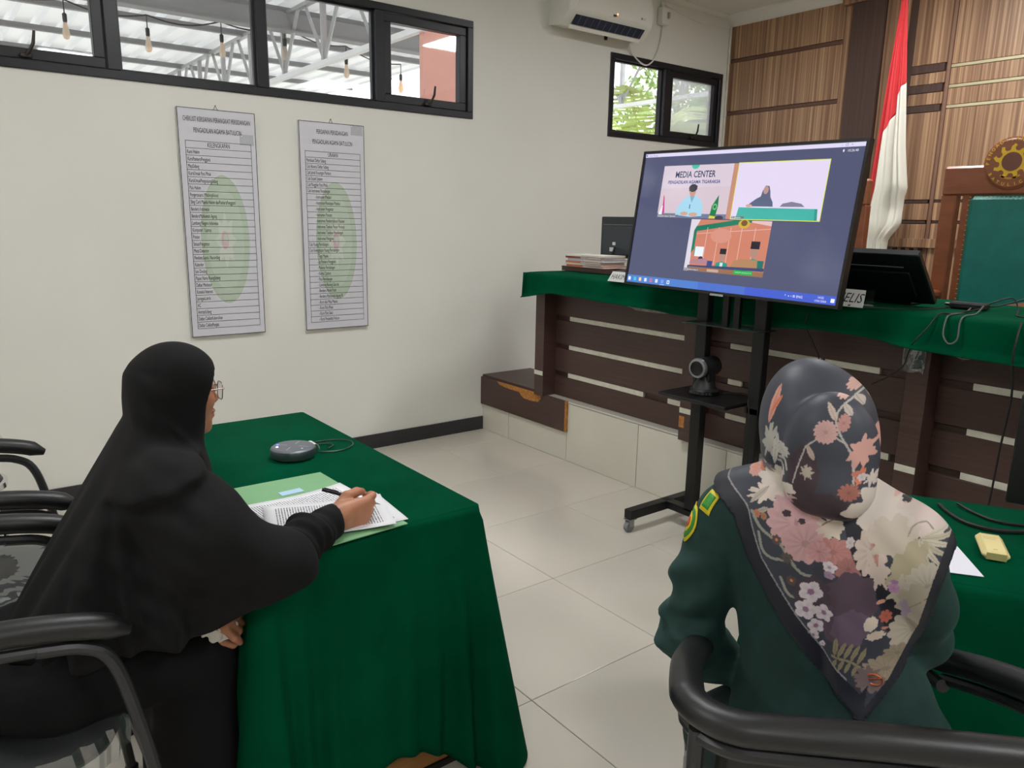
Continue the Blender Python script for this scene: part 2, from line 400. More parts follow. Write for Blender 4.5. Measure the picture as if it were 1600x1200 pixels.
# ---- windows
glass = thin_glass('window_glass'); hazy = thin_glass('hazy_glass', haze=.45)  # the second glass has a pale diffuse haze mixed in
handle_m = mat('dark_handle', (52,44,40), .4, metal=.4)
def window(name, W, mull, sash, hazy_panes=()):
    x0,x1,z0,z1 = W; ya, yb = YA-.012, YA+.075
    root = thing(name, None, None, ((x0+x1)/2, YA, z0), kind='structure'); ox, oy, oz = (x0+x1)/2, YA, z0
    def L(p): return (p[0]-ox, p[1]-oy, p[2]-oz)
    def bar(nm, a, b, par=root, bev=.003): return MB().b2(L(a), L(b), bev=bev).build(nm, alu, par)
    fw = .042
    bar('frame_head', (x0,ya,z1-fw),(x1,yb,z1)); bar('frame_sill', (x0,ya,z0),(x1,yb,z0+fw))
    bar('frame_jamb', (x0,ya,z0+fw),(x0+fw,yb,z1-fw)); bar('frame_jamb', (x1-fw,ya,z0+fw),(x1,yb,z1-fw))
    xs = [x0+fw]+sum([[m-.03,m+.03] for m in mull],[])+[x1-fw]
    for m in mull: bar('mullion', (m-.03,ya,z0+fw),(m+.03,yb,z1-fw))
    for i in range(0, len(xs), 2):
        a, b = xs[i], xs[i+1]; pi = i//2; gz0, gz1 = z0+fw, z1-fw
        if pi in sash:
            s = MB(); sw = .052; yy0, yy1 = YA+.005, YA+.06
            for q in (((a+.004,yy0,gz0+.004),(b-.004,yy1,gz0+sw)),((a+.004,yy0,gz1-sw),(b-.004,yy1,gz1-.004)),((a+.004,yy0,gz0+sw),(a+sw,yy1,gz1-sw)),((b-sw,yy0,gz0+sw),(b-.004,yy1,gz1-sw))): s.b2(L(q[0]),L(q[1]),bev=.003)
            so = s.build('sash', alu, root)
            MB().b2(L((a+sw,YA+.03,gz0+sw)),L((b-sw,YA+.034,gz1-sw))).build('pane', hazy if pi in hazy_panes else glass, so)
            hx = (a+b)/2 if pi != len(xs)//2-1 else b-.30
            h = MB(); h.box(L((hx,YA-.006,gz0+.018)),(.05,.022,.018),bev=.003)
            h.tube([L(p) for p in ((hx,YA-.014,gz0+.02),(hx+.012,YA-.03,gz0+.032),(hx+.03,YA-.034,gz0+.07),(hx+.038,YA-.034,gz0+.125))], [.007,.007,.008,.006], 8)
            h.build('handle', handle_m, so)
        else:
            MB().b2(L((a-.004,YA+.03,gz0-.004)),L((b+.004,YA+.034,gz1+.004))).build('pane', glass, root)
            gm = MB()
            for q in (((a,YA+.02,gz0),(b,YA+.045,gz0+.012)),((a,YA+.02,gz1-.012),(b,YA+.045,gz1)),((a,YA+.02,gz0+.012),(a+.012,YA+.045,gz1-.012)),((b-.012,YA+.02,gz0+.012),(b,YA+.045,gz1-.012))): gm.b2(L(q[0]),L(q[1]))
            gm.build('glazing_bead', alu, root)
    return root
window('window_1', W1, [-2.09,-1.353,-.615,.123,.858,1.598,2.312], (0,3,4,7))
window('window_2', W2, [4.85], (1,), (1,))

# ---- ceiling lamps (out of the picture, they light the room)
lamp_e = mat('lamp_diffuser', (252,253,255), .5, emit=LAMP_STRENGTH)
lamp_f = mat('lamp_housing', (235,235,232), .5)
for i,(x,y,nm) in enumerate([(-1.3,2.3,'near the window wall, behind the left chairs'),(-1.3,-1.2,'behind the photographer'),(1.5,2.3,'above the green clothed writing table'),(1.5,-1.2,'right of the photographer'),(4.4,2.2,"above the judges' chairs"),(4.4,-.9,"above the far end of the judges' bench")]):
    r = thing('ceiling_lamp', 'white flat ceiling lamp '+nm, 'lamp', (x,y,ZC), 0, 'ceiling lamps')
    MB().b2((-.31,-.31,-.045),(.31,.31,0),bev=.004).build('housing', lamp_f, r); MB().b2((-.285,-.285,-.05),(.285,.285,-.0455)).build('diffuser', lamp_e, r)

# ---- outside: ground, corrugated canopy with purlins and truss, salmon block, trees
tag(MB().b2((-14,YA+.13,-.3),(30,40,-.15)).build('ground', mat('pale_concrete',(196,192,184),.9,var=.05), smooth=False), kind='structure')
_m = bpy.data.materials.new('roofing_sheet'); _m.use_nodes = True; _nt = _m.node_tree; _b = _nt.nodes['Principled BSDF']
_b.inputs['Base Color'].default_value = lin((222,223,225)); _b.inputs['Roughness'].default_value = .4; _b.inputs['Metallic'].default_value = .35
_t2 = _nt.nodes.new('ShaderNodeBsdfTranslucent'); _t2.inputs[0].default_value = lin((250,248,246)); _mx = _nt.nodes.new('ShaderNodeMixShader'); _mx.inputs[0].default_value = .19
_nt.links.new(_b.outputs[0],_mx.inputs[1]); _nt.links.new(_t2.outputs[0],_mx.inputs[2]); _nt.links.new(_mx.outputs[0],_nt.nodes['Material Output'].inputs['Surface'])
galv = mat('galvanised_steel', (168,168,170), .45, metal=.3, var=.05)
greysteel = mat('grey_painted_steel', (128,128,130), .5)
cr = thing('canopy_roof', 'corrugated metal canopy roof on grey steel beams outside the long window', 'roof', (2,6,3.7))
s = MB(); prof = []; x = -8.0
while x < 6.4: prof += [(x,0),(x+.17,0),(x+.185,.075),(x+.265,.075),(x+.28,0)]; x += .28
s.add([(u-2, yy-6, .075+v) for yy in (4.7,21) for u,v in prof], [(i,i+1,len(prof)+i+1,len(prof)+i) for i in range(len(prof)-1)]); s.build('roof_sheet', _m, cr, smooth=False)
for k in range(10):
    yy = 6.05+1.45*k; MB().b2((-10,yy-6-.025,.02),(4.5,yy-6+.025,.07)).b2((-10,yy-6-.045,.0),(4.5,yy-6+.02,.018)).build('purlin', greysteel, cr)
MB().b2((-10,2.78,-.2),(4.5,2.86,-.02)).b2((-10,2.74,-.215),(4.5,2.9,-.2)).build('beam', greysteel, cr)
MB().b2((-10,10.2,-.2),(4.5,10.3,-.02)).build('beam', greysteel, cr)
for tx in (3.6, 8.0):
    for k in range(8):
        yb = 5.79+1.1*k
        w = MB()
        MB().b2((tx-2-.025,yb-6-.025,-.63),(tx-2+.025,yb-6+.025,.0)).build('truss_post', galv, cr)
        MB().tube([(tx-2,yb-6,-.62),(tx-2,yb-6+.45,0)],.022,4).build('truss_brace', galv, cr)
        MB().tube([(tx-2,yb-6,-.62),(tx-2,yb-6-.45,0)],.022,4).build('truss_brace', galv, cr)
    MB().b2((tx-2-.03,-.8,-.67),(tx-2+.03,8.4,-.62)).build('truss_chord', mat('white_steel',(225,226,228),.45), cr)
    MB().b2((tx-2-.03,-.8,-.01),(tx-2+.03,8.4,.03)).build('truss_chord', galv, cr)
sl = thing('string_light', 'black outdoor string light with pear-shaped amber bulbs under the canopy', 'string light', (3,9.4,3.6))
bp_ = [(1.45,9.5),(2.26,9.6),(2.98,9.35),(3.6,9.05),(4.6,9.55),(5.7,10.1),(.5,9.4)]
amber = thin_glass('amber_glass', (250,205,150), .12, haze=.5)
pts = sorted(bp_); cord = []
for i in range(len(pts)-1):
    for t in np.linspace(0,1,8): cord.append((pts[i][0]+(pts[i+1][0]-pts[i][0])*t-3, pts[i][1]+(pts[i+1][1]-pts[i][1])*t-9.4, -.0-.07*math.sin(t*PI)))
blk = mat('black_plastic', (22,22,24), .45)
MB().tube(cord,.008,6).build('cord', blk, sl)
for (bx,by) in bp_:
    so = MB().tube([(bx-3,by-9.4,0),(bx-3,by-9.4,-.14)],.006,6).lathe([(.018,-.22),(.022,-.2),(.022,-.14),(.012,-.13)],(bx-3,by-9.4,0),12).build('socket', blk, sl)
    MB().lathe([(0,-.385),(.025,-.375),(.036,-.34),(.034,-.31),(.022,-.25),(.016,-.215)],(bx-3,by-9.4,0),14).build('bulb', amber, so)
sb = thing('salmon_wall', 'salmon pink rendered block standing outside the long window', 'wall', (4.5,6.0,-.15))
MB().b2((-.895,0,0),(.55,.06,4.2)).build('block', mat('salmon_render',(214,158,146),.8,var=.03,vscale=3,bump=.2), sb)
leafm = [mat('leaf_green_%d'%i, c, .5, var=.15, vscale=3) for i,c in enumerate([(116,150,84),(146,170,100),(176,188,120),(84,122,66)])]
bark = mat('bark', (120,104,84), .9, var=.2, vscale=20)
def frond(L, seed, leaf=.45, droop=.5):
    r = random.Random(seed); s = MB(); n = 22; spine = []
    for i in range(n+1):
        t = i/n; spine.append((L*t*(1-.18*t), 0, .5*L*t-droop*L*t*t))
    s.tube(spine, [.018*(1-.8*i/n)+.003 for i in range(n+1)], 5)
    for i in range(3, n+1):
        t = i/n; p = Vector(spine[i]); ll = leaf*(math.sin(PI*min(1,t*.95+.08))**.6)
        for sd in (-1,1):
            d = Vector((.55, sd*1.0, -.35-.3*r.random())).normalized(); w = Vector((.02,0,.004))
            s.add([p-w, p+w, p+d*ll*.6+w*.9, p+d*ll, p+d*ll*.6-w*.9], [(0,1,2,3,4)])
    return s
for (px,py,hh,sd,lb) in [(8.9,8.4,2.5,1,'feathery pale green palm filling the small high window'),(12.6,12.9,3.2,2,'taller palm behind the small high window, further back')]:
    r = thing('palm_tree', lb, 'palm', (px,py,-.15), 0, 'palms outside the small window')
    MB().tube(spline([(0,0,0),(.05,.03,hh*.5),(0,0,hh)],8), [.11,.1,.1,.09,.09,.09,.09,.08], 10).build('trunk', bark, r)
    fm = [frond(1.9,5,.55,.45).mesh('frond'), frond(1.6,6,.5,.75).mesh('frond')]
    fm[0].materials.append(leafm[1+sd%2]); fm[1].materials.append(leafm[2])
    for k in range(16):
        o = link_mesh('frond', fm[k%2], None, r, (0,0,hh-.02)); o.rotation_euler = (0, -.25+.45*(k%3)-.35, k*2.4); 
def leafy(px, py, hh, rad, m, lb, n=2600, sd=3):
    r = thing('leafy_tree', lb, 'tree', (px,py,-.15), 0, 'leafy trees outside the small window'); q = np.random.default_rng(sd)
    MB().tube([(0,0,0),(.06,.02,hh*.6),(0,0,hh)], [.12,.09,.04], 8).build('trunk', bark, r)
    c = q.normal(size=(n,3)); c /= np.linalg.norm(c,axis=1)[:,None]; c *= (rad*(q.random(n)**.4))[:,None]; c[:,2] = c[:,2]*.9+hh
    vs = []; fs = []
    for i in range(n):
        d = q.normal(size=3); d /= np.linalg.norm(d); e = np.cross(d, q.normal(size=3)); e /= np.linalg.norm(e); L = .09+.05*q.random()
        k = len(vs); vs += [c[i]-d*L, c[i]+e*L*.45, c[i]+d*L, c[i]-e*L*.45]; fs.append((k,k+1,k+2,k+3))
    s = MB().add(vs, fs); o = s.build('foliage', m, r, smooth=False); o['kind'] = 'stuff'
leafy(13.4,9.4,3.6,1.5,leafm[0],'bushy mid green tree behind the palm outside',3200,3)
leafy(11.6,16.6,3.6,1.7,leafm[3],'darker leafy tree left of the palm outside',2600,4)
leafy(16.5,13.8,4.4,2.2,leafm[1],'pale leafy tree furthest from the small window',2600,5)
# ================================================================== dais, step and judges' bench
white_tile = mat('cream_face_tile', (214,210,196), .25, var=.02, vscale=2)
XP, ZP = 3.09, .385
pl = thing('platform', "raised cream tiled platform carrying the judges' bench", 'platform', (XP,0,0))
MB().b2((.012,Y0+.003,0),(XB-XP-.003,YA-.003,ZP-.01)).build('core', grout_m, pl)
MB().b2((-.004,Y0+.003,ZP-.012),(.5,YA-.003,ZP), bev=.003).build('nosing', mat('nosing_cream',(200,196,184),.35), pl)
_t = MB().b2((.0,.002,.002),(.012,.598,ZP-.014)).mesh('face_tile', smooth=False); _t.materials.append(white_tile)
y = YA-.915-.6*10
for k in range(11):
    if y+.6*k < Y0 or y+.6*k+.6 > YA: continue
    link_mesh('face_tile', _t, None, pl, (0,y+.6*k,0))
MB().b2((.0,YA-.315+.002,.002),(.012,YA-.003,ZP-.014)).build('face_tile', white_tile, pl, smooth=False)
_t2 = MB().b2((.51,.002,0),(1.003,.598,ZP-.002)).mesh('deck_tile', smooth=False); _t2.materials.append(white_tile)
for i in range(4):
    for k in range(12): link_mesh('deck_tile', _t2, None, pl, (.498*i, Y0+.1+.6*k, 0))
# brown laminate step box against the window wall
st = thing('step_box', 'brown laminate step box with torn chipped front edge beside the window wall', 'step', (XP-.018,3.9,.19))
MB().b2((0,-.46,.0),(.016,.446,.198),bev=.001).build('front_board', brownlam, st)
MB().b2((0,-.475,.0),(.016,-.46,.198)).build('end_edge', chip, st)
MB().b2((.016,-.175,.197),(.45,.446,.212),bev=.001).build('top_board', brownlam, st)
sc = MB(); sc.prism([(.25,.197),(.22,.178),(.14,.17),(.08,.168),(.0,.168),(-.02,.15),(-.05,.136),(-.12,.134),(-.2,.14),(-.225,.165),(-.225,.199),(0,.199)], -.0015, .001, lambda u,v,h: (h,u,v)); sc.build('chipped_patch', chip, st)

bn = thing('judges_bench', "long dark brown laminate judges' bench with pale horizontal strips", 'bench', (3.15,1.5,ZP))
def Lb(x,y,z): return (x-3.15, y-1.5, z-ZP)
YL, YR = 3.72, -1.9
PY = [3.677, 2.476, 1.352, .19, -.98]
MB().b2(Lb(3.17,YR,ZP),Lb(3.55,YL,1.135)).build('carcass', brownlam, bn, smooth=False)
MB().b2(Lb(3.0,YR,1.135),Lb(3.62,YL,1.16),bev=.003).build('worktop', brownlam, bn)
for py in PY:
    p = MB().b2(Lb(3.05,py-.043,ZP-.004 if py > 3 else .37),Lb(3.17,py+.043,1.135),bev=.002).build('pillar', brownlam, bn)
    MB().b2(Lb(3.047,py-.041,.518),Lb(3.0502,py+.041,.545)).build('pale_strip', whitelam, p)
bays = list(zip([YL-.0]+PY, PY+[YR])); bays = [(PY[i]-.043, PY[i+1]+.043) for i in range(len(PY)-1)]
rows = [(ZP,.515),(.545,.694),(.722,.874),(.902,1.135)]
for (ya_,yb_) in bays:
    for (z0,z1) in rows: MB().b2(Lb(3.15,yb_,z0+.001),Lb(3.175,ya_,z1-.001),bev=.0015).build('board', brownlam, bn)
    for i,(z0,z1) in enumerate(((.516,.5445),(.695,.7215),(.875,.9015))):
        a, b = ya_-.125, yb_+.075
        # pale strips, some of them broken short as in the picture
        if abs(ya_-3.634) < .01 and i == 0: segs = [(a,2.87),(2.69,b)]
        elif abs(ya_-2.433) < .01 and i == 1: segs = [(a,2.23)]
        elif abs(ya_-2.433) < .01 and i == 2: segs = [(a,1.82),(1.8,1.55)]
        else: segs = [(a,b)]
        for (s0,s1) in segs: MB().b2(Lb(3.1525,s1,z0),Lb(3.172,s0,z1)).build('pale_strip', whitelam, bn, smooth=False)
MB().b2(Lb(3.0485,2.483,.44),Lb(3.0505,2.517,.50)).build('chipped_patch', chip, bn)
gp = mat('grey_worn_laminate',(150,144,132),.5,var=.25,vscale=30)
g = MB(); g.prism([(3.42,1.06),(3.1,1.035),(2.95,1.0),(2.8,1.0),(2.66,1.01),(2.55,1.0),(2.53,1.07)], 0, .003, lambda u,v,h: Lb(3.1485-h,u,v)); g.build('worn_patch', gp, bn)
clear = thin_glass('clear_film', (225,225,225), .16, haze=.18)
g = MB(); g.grid(lambda u,v: Lb(3.045-.012*math.sin(9*u+4*v)*v-.004, 1.41-.085*u, 1.08-.155*v), 8, 8); solidify(g.build('clear_film', clear, bn), .001)
g = MB(); g.grid(lambda u,v: Lb(3.12-.014*math.sin(7*u+3*v), 1.29-.2*u, 1.08-(.1*v)*(1-abs(u-.3))), 8, 8); solidify(g.build('clear_film', clear, bn), .001)

# green velvet on the bench
velvet = mat('green_velvet', (0,70,45), .9, var=.08, vscale=5, bump=.25, bscale=400, sheen=.06, sheen_rough=.3, sheen_tint=(10,150,95), spec=.03)
bc = thing('bench_cloth', "deep green velvet cloth with short hanging hem along the judges' bench", 'tablecloth', (3.3,1.5,1.16))
ZT = 1.166; XF = 2.985
hem_pts = [(3.74,1.012),(3.62,1.03),(3.45,1.062),(3.1,1.058),(2.8,1.05),(2.46,1.042),(2.1,1.035),(1.7,1.062),(1.45,1.052),(1.32,1.035),(1.1,1.03),(.95,1.022),(.5,1.04),(0,1.05),(-.6,1.03),(-1.95,1.04)]
hy = [p[0] for p in hem_pts][::-1]; hz = [p[1] for p in hem_pts][::-1]
def bench_cloth(u, v):
    y = 3.735+(-1.92-3.735)*u; zb = float(np.interp(y, hy, hz))
    if v <= .45: x = 3.64+(XF-3.64)*(v/.45); z = ZT+.0012*math.sin(y*13+x*9)
    else:
        t = (v-.45)/.55; fl = .010*math.sin(y*11)*t+.008*math.sin(y*23+1)*t
        if t < .85: x = XF-.006-.022*t**.5*1.0-fl; z = ZT-.004-(ZT-.004-zb-.018)*(t/.85)
        else: q = (t-.85)/.15; x = XF-.03-fl-.03*q; z = zb+.018-.018*q
    return (x-3.3, y-1.5, z-1.16)
g = MB(); g.grid(bench_cloth, 260, 26); solidify(g.build('cloth', velvet, bc, angle=70), .003)
def end_flap(u, v):
    x = XF-.03+(3.64-XF+.03)*u; zb = 1.012+.05*u
    return (x-3.3, 3.735+.012*v+.006*math.sin(20*u)*v-1.5, ZT-(ZT-zb)*v-1.16)
g = MB(); g.grid(end_flap, 24, 10); solidify(g.build('end_flap', velvet, bc, angle=70), .003)

# ---- things on the bench
def on_bench(dz=0): return ZT+.003+dz
tray = thing('document_tray', 'flat dark brown wooden tray lying under the stacked case files', 'tray', (3.40,3.60,on_bench()))
MB().b2((-.11,-.30,0),(.12,.16,.022),bev=.002).build('base', brownlam, tray)
MB().b2((-.11,-.30,.022),(-.098,.16,.03)).build('rim', brownlam, tray)
covers = [(196,120,84),(222,214,206),(206,132,100),(186,188,196),(176,96,74),(232,228,220)]
labs = ['orange case file at the bottom of the stack','thin cream case file second from the bottom of the stack','salmon case file in the lower middle of the stack','grey case file in the upper middle of the stack','reddish case file second from the top of the stack','white case file on top of the stack on the bench']
z = on_bench(.030)
for i,c in enumerate(covers):
    h = (.014,.009,.013,.015,.013,.010)[i]; dx, dy, rz = random.uniform(-.008,.008), random.uniform(-.014,.014), random.uniform(-.05,.05)
    b = thing('case_file', labs[i], 'file', (3.39+dx,3.55+dy,z), rz, 'case files stacked on the bench')
    MB().b2((-.1,-.165,.002),(.1,.16,h-.002)).build('pages', mat('page_edges',(206,203,198),.8,var=.06,vscale=90), b, smooth=False)
    cm = mat('file_cover_%d'%i, c, .6)
    MB().b2((-.102,-.168,0),(.102,.165,.002)).b2((-.102,-.168,h-.002),(.102,.165,h)).b2((-.102,.02,.002),(-.1005,.165,h-.002)).b2((-.102,.161,.002),(.102,.165,h-.002)).build('cover', cm, b, smooth=False)
    z += h+.0004
scr_back = mat('monitor_back_plastic', (46,50,56), .45); scr_dark = mat('monitor_black', (16,16,18), .35)
mn = thing('monitor', 'grey monitor seen from behind with plugs, left of the television', 'monitor', (3.60,3.44,on_bench()), 0, "monitors on the judges' bench")
MB().b2((-.02,-.25,.085),(.02,.27,.345),bev=.006).build('housing', scr_back, mn)
MB().b2((-.034,-.22,.10),(-.02,.235,.29),bev=.006).build('rear_cover', mat('monitor_rear_cover',(56,62,68),.5), mn)
MB().b2((-.026,-.23,.293),(-.02,.24,.297)).build('vent_line', mat('grey_edge',(120,124,130),.4), mn)
MB().tube([(0,.0,.12),(.03,.0,.05),(.03,.0,.004)],.02,10).build('neck', scr_dark, mn)
MB().b2((-.08,-.11,0),(.1,.11,.012),bev=.004).build('foot', scr_dark, mn)
MB().b2((-.0375,.115,.165),(-.034,.14,.185)).b2((-.0375,.13,.125),(-.034,.165,.15)).build('port_sticker', mat('white_sticker',(220,222,225),.5), mn)
MB().tube(spline([(-.036,.12,.15),(-.07,.10,.12),(-.085,.12,.06),(-.06,.16,.02),(-.03,.20,.008)],16),.006,6).build('plug_cable', blk, mn)
m2 = thing('monitor', 'black tilted monitor seen from behind, right of the television', 'monitor', (3.235,1.635,on_bench()), 0, "monitors on the judges' bench")
tl = Matrix.Rotation(math.radians(-44),3,'Y')          # top leans out towards the audience
def tl2(p): q = tl@Vector(p); return (q.x, q.y, q.z+.006)
s = MB(); s.box(tl2((.014,0.0,.14)),(.026,.47,.28),rot=tl,bev=.005); s.build('housing', scr_dark, m2)
s = MB(); s.box(tl2((-.004,.0,.12)),(.012,.36,.14),rot=tl,bev=.004); s.build('rear_cover', mat('monitor_black_rear',(20,20,22),.35), m2)
s = MB(); s.box(tl2((-.0,.02,.212)),(.004,.36,.003),rot=tl); s.build('vent_line', mat('grey_edge',(120,124,130),.4), m2)
s = MB(); s.box(tl2((.014,0.0,.281)),(.024,.46,.004),rot=tl); s.build('top_edge', mat('dark_grey_edge',(78,80,84),.35), m2)
MB().b2((.0,-.14,0),(.20,.14,.01),bev=.003).tube([(.12,0,.01),(-.02,0,.11)],.014,8).build('stand', scr_dark, m2)
plate_w = mat('white_acrylic', (226,226,224), .3); clear_ac = thin_glass('clear_acrylic', (235,240,240), .1)
ink = print_mat('print_ink', 0, .6)
def name_plate(lab, x, y, w, h, txt, size, tx, align):
    r = thing('name_plate', lab, 'nameplate', (x,y,on_bench()), 0, 'name plates on the bench')
    a = math.radians(28); n = (-math.cos(a),0,math.sin(a)); up = (math.sin(a),0,math.cos(a))
    def F(u,v,d): return (up[0]*v+n[0]*d, -u, up[2]*v+n[2]*d)
    f = MB(); f.prism([(-w/2,0),(w/2,0),(w/2-.012,h),(-w/2+.012,h)], -.003, 0, F); fo = f.build('face', plate_w, r, smooth=False)
    k = MB(); k.b2((up[0]*h,-w/2,h*.9-.002),(up[0]*h+.05,w/2,h*.9+.002)); k.b2((up[0]*h+.048,-w/2,0),(up[0]*h+.051,w/2,h*.9)); k.build('holder', clear_ac, r, smooth=False)
    p = Print(); p.text(txt, tx, h*.25, size, (30,32,36), align, shear=.2, sx=.8); p.build('lettering', ink, lambda u,v,d: F(u,v,d+.0006), fo)
name_plate('white tent name plate reading HAKIM at the left of the television', 2.945, 2.865, .24, .058, 'HAKIM', .042, -.105, 'LEFT')
name_plate('white tent name plate ending in LIS at the right of the television', 2.93, 1.67, .26, .075, 'MAJELIS', .058, .118, 'RIGHT')
# cables, adapter and socket strip on the right of the bench
cab = mat('black_cable', (24,26,26), .5); cabg = mat('grey_cable', (90,96,94), .5)
zt = ZT+.004
ad = thing('power_adapter', 'black power adapter lying among cables on the bench cloth', 'adapter', (3.28,1.29,zt)); MB().b2((-.03,-.065,0),(.03,.065,.026),bev=.006).build('body', blk, ad); MB().tube([(0,.065,.013),(0,.09,.013)],.006,6).build('cord_grip', blk, ad)
def cable(lab, pts, r=.0032, m=cab, n=60):
    b = np.array(pts); o = MB().tube([tuple(np.array(p)-b[0]) for p in spline(pts,n)], r, 6).build('cable', m); o.location = pts[0]; return tag(o, lab, 'cable')
cable('thin black cable snaking from name plate to adapter on the bench', [(2.93,1.60,zt+.004),(2.97,1.54,zt),(3.02,1.44,zt),(3.10,1.38,zt),(3.20,1.36,zt),(3.27,1.36,zt+.006)])
cable('cable looping over the front of the bench cloth', [(3.22,1.26,zt+.01),(3.12,1.24,zt),(3.0,1.24,zt),(2.955,1.235,1.15),(2.94,1.23,1.10),(2.935,1.205,1.072),(2.938,1.18,1.09),(2.955,1.185,1.15),(3.0,1.19,zt),(3.12,1.20,zt),(3.26,1.23,zt+.02)], .003, cabg)
cable('black cable hanging down over the clear film on the bench front', [(3.2,1.22,zt+.012),(3.05,1.25,zt),(2.98,1.27,zt),(2.945,1.29,1.12),(2.93,1.33,1.055),(2.99,1.37,1.0),(3.03,1.40,.95),(3.04,1.45,.90),(3.10,1.55,.84)], .003)
cable('black cable curling towards the socket strip on the bench', [(3.30,1.24,zt+.02),(3.36,1.17,zt+.05),(3.32,1.13,zt+.004),(3.22,1.10,zt),(3.18,1.06,zt),(3.22,1.0,zt),(3.3,.95,zt)], .003)
cable('dark cable rising from adapter to the right picture edge', [(3.3,1.235,zt+.012),(3.34,1.20,zt+.02),(3.4,1.1,zt+.06),(3.5,.98,zt+.09),(3.62,.8,zt+.1)], .003)
cable('thin black cable hanging down the bench front near the right picture edge', [(2.985,1.0,zt),(2.95,.995,1.12),(2.945,.995,1.04),(3.0,1.0,.9),(3.03,1.02,.7),(3.04,1.03,.5),(3.04,1.04,.39)], .004)
cable('thin black cable hanging behind the television stand', [(2.98,1.79,1.15),(2.95,1.79,1.07),(3.03,1.79,.98),(3.10,1.795,.88),(3.12,1.80,.6),(3.11,1.8,.40)], .0028)
ps = thing('socket_strip', 'cream white socket strip at the right end of the bench', 'power strip', (3.09,.93,zt)); MB().b2((-.035,-.2,0),(.035,.045,.038),bev=.008).build('body', mat('cream_plastic',(226,222,204),.45), ps)
for k in range(3): MB().lathe([(.018,.036),(.018,.0386),(.014,.0386),(.013,.036)],(0,-.02-.06*k,0),16).build('socket', mat('socket_grey',(150,148,138),.5), ps)
MB().b2((-.02,-.035,.0385),(.022,.015,.075),bev=.006).build('plug', blk, ps)
# ================================================================== air conditioner, wall charts
ac_w = mat('ac_white', (226,226,218), .3, coat=.4)
ac = thing('air_conditioner', 'white split air conditioner with open louvre high on the wall', 'air conditioner', (4.02,YA,2.80))
AW = .40
prof = [(0,0),(-.11,-.018),(-.135,-.012),(-.205,.062),(-.212,.08),(-.218,.13),(-.215,.2),(-.2,.262),(-.18,.275),(0,.278)]
s = MB(); s.prism(prof, -AW, AW, lambda u,v,h: (h,u,v)); s.build('body', ac_w, ac, angle=50)
fp = [(-.2135,.078),(-.2215,.13),(-.2185,.2),(-.203,.264),(-.199,.264),(-.2145,.2),(-.2175,.13),(-.2095,.078)]
s = MB(); s.prism(fp, -AW+.075, AW-.012, lambda u,v,h: (h,u,v)); s.build('front_panel', ac_w, ac, angle=50)
dk = mat('ac_louvre_dark', (38,46,66), .4)
R = Matrix.Rotation(math.atan2(.074,.07),3,'X').transposed()
s = MB(); s.prism([(-.146,-.003),(-.194,.048),(-.193,.05),(-.145,-.001)], -AW+.075, AW-.055, lambda u,v,h: (h,u-.0035,v-.0035)); s.build('outlet', dk, ac)
for k in range(11):
    vn = MB(); vn.prism([(-.150,-.004),(-.196,.045),(-.2,.04),(-.155,-.009)], -AW+.12+k*.06, -AW+.122+k*.06, lambda u,v,h: (h,u,v)); vn.build('vane', mat('vane_grey',(96,104,122),.5), ac)
s = MB(); s.prism([(-.128,-.03),(-.142,-.035),(-.15,-.012),(-.144,-.01)], -AW+.06, AW-.05, lambda u,v,h: (h,u,v)); s.build('louvre_flap', ac_w, ac)
s = MB(); s.box((.02,-.2165,.088),(.03,.004,.012)); s.build('display', mat('ac_display',(60,60,60),.3), ac)
s = MB(); s.box((.045,-.2185,.1),(.008,.003,.012)); s.build('indicator', mat('ac_led',(255,170,90),.5,emit=2.0), ac)
p = Print(); p.text('LG', .30, .092, .02, (120,122,126)); p.ell(.287,.099,.008,.008,(120,122,126)); p.text('LG', .005, .066, .016, (90,92,96)); p.build('logo', ink, lambda u,v,d: (u,-.2225-d+(.13-v)*.12,v+.01), ac)
MB().lathe([(.012,0),(.014,.02),(.01,.03)],(.06,-.09,-.045),12).build('drain_plug', blk, ac)
sw = thing('switch_box', 'white isolator switch box on the wall right of the air conditioner', 'switch box', (4.74,YA,2.965))
MB().b2((-.04,-.055,0),(.04,0,.125),bev=.006).build('box', ac_w, sw); MB().b2((.012,-.075,.045),(.03,-.055,.09),bev=.003).build('lever', mat('grey_plastic',(170,170,166),.4), sw)
def wall_cable(lab, pts, r=.006, m=ac_w): 
    o = MB().tube([tuple(np.array(p)-np.array(pts[0])) for p in spline(pts,40)], r, 8).build('cable', m); o.location = pts[0]; return tag(o, lab, 'cable')
wall_cable('white cable looping from air conditioner up to switch box', [(4.36,YA-.05,2.775),(4.44,YA-.015,2.72),(4.53,YA-.012,2.672),(4.61,YA-.012,2.665),(4.69,YA-.012,2.73),(4.74,YA-.014,2.85),(4.75,YA-.025,2.965)])
wall_cable('white cable running from the switch box up to the ceiling', [(4.74,YA-.03,3.09),(4.735,YA-.012,3.11),(4.735,YA-.01,3.155)], .005)
tag(MB().tube([(4.78,YA-.008,3.12),(5.2,YA-.008,3.06),(5.56,YA-.008,3.075)],.005,8).build('cable', ac_w), 'white cable clipped along the wall under the cornice', 'cable')
for (x,z) in ((4.0,2.62),(4.16,2.13),(3.62,2.33),(2.8,.7)): pass

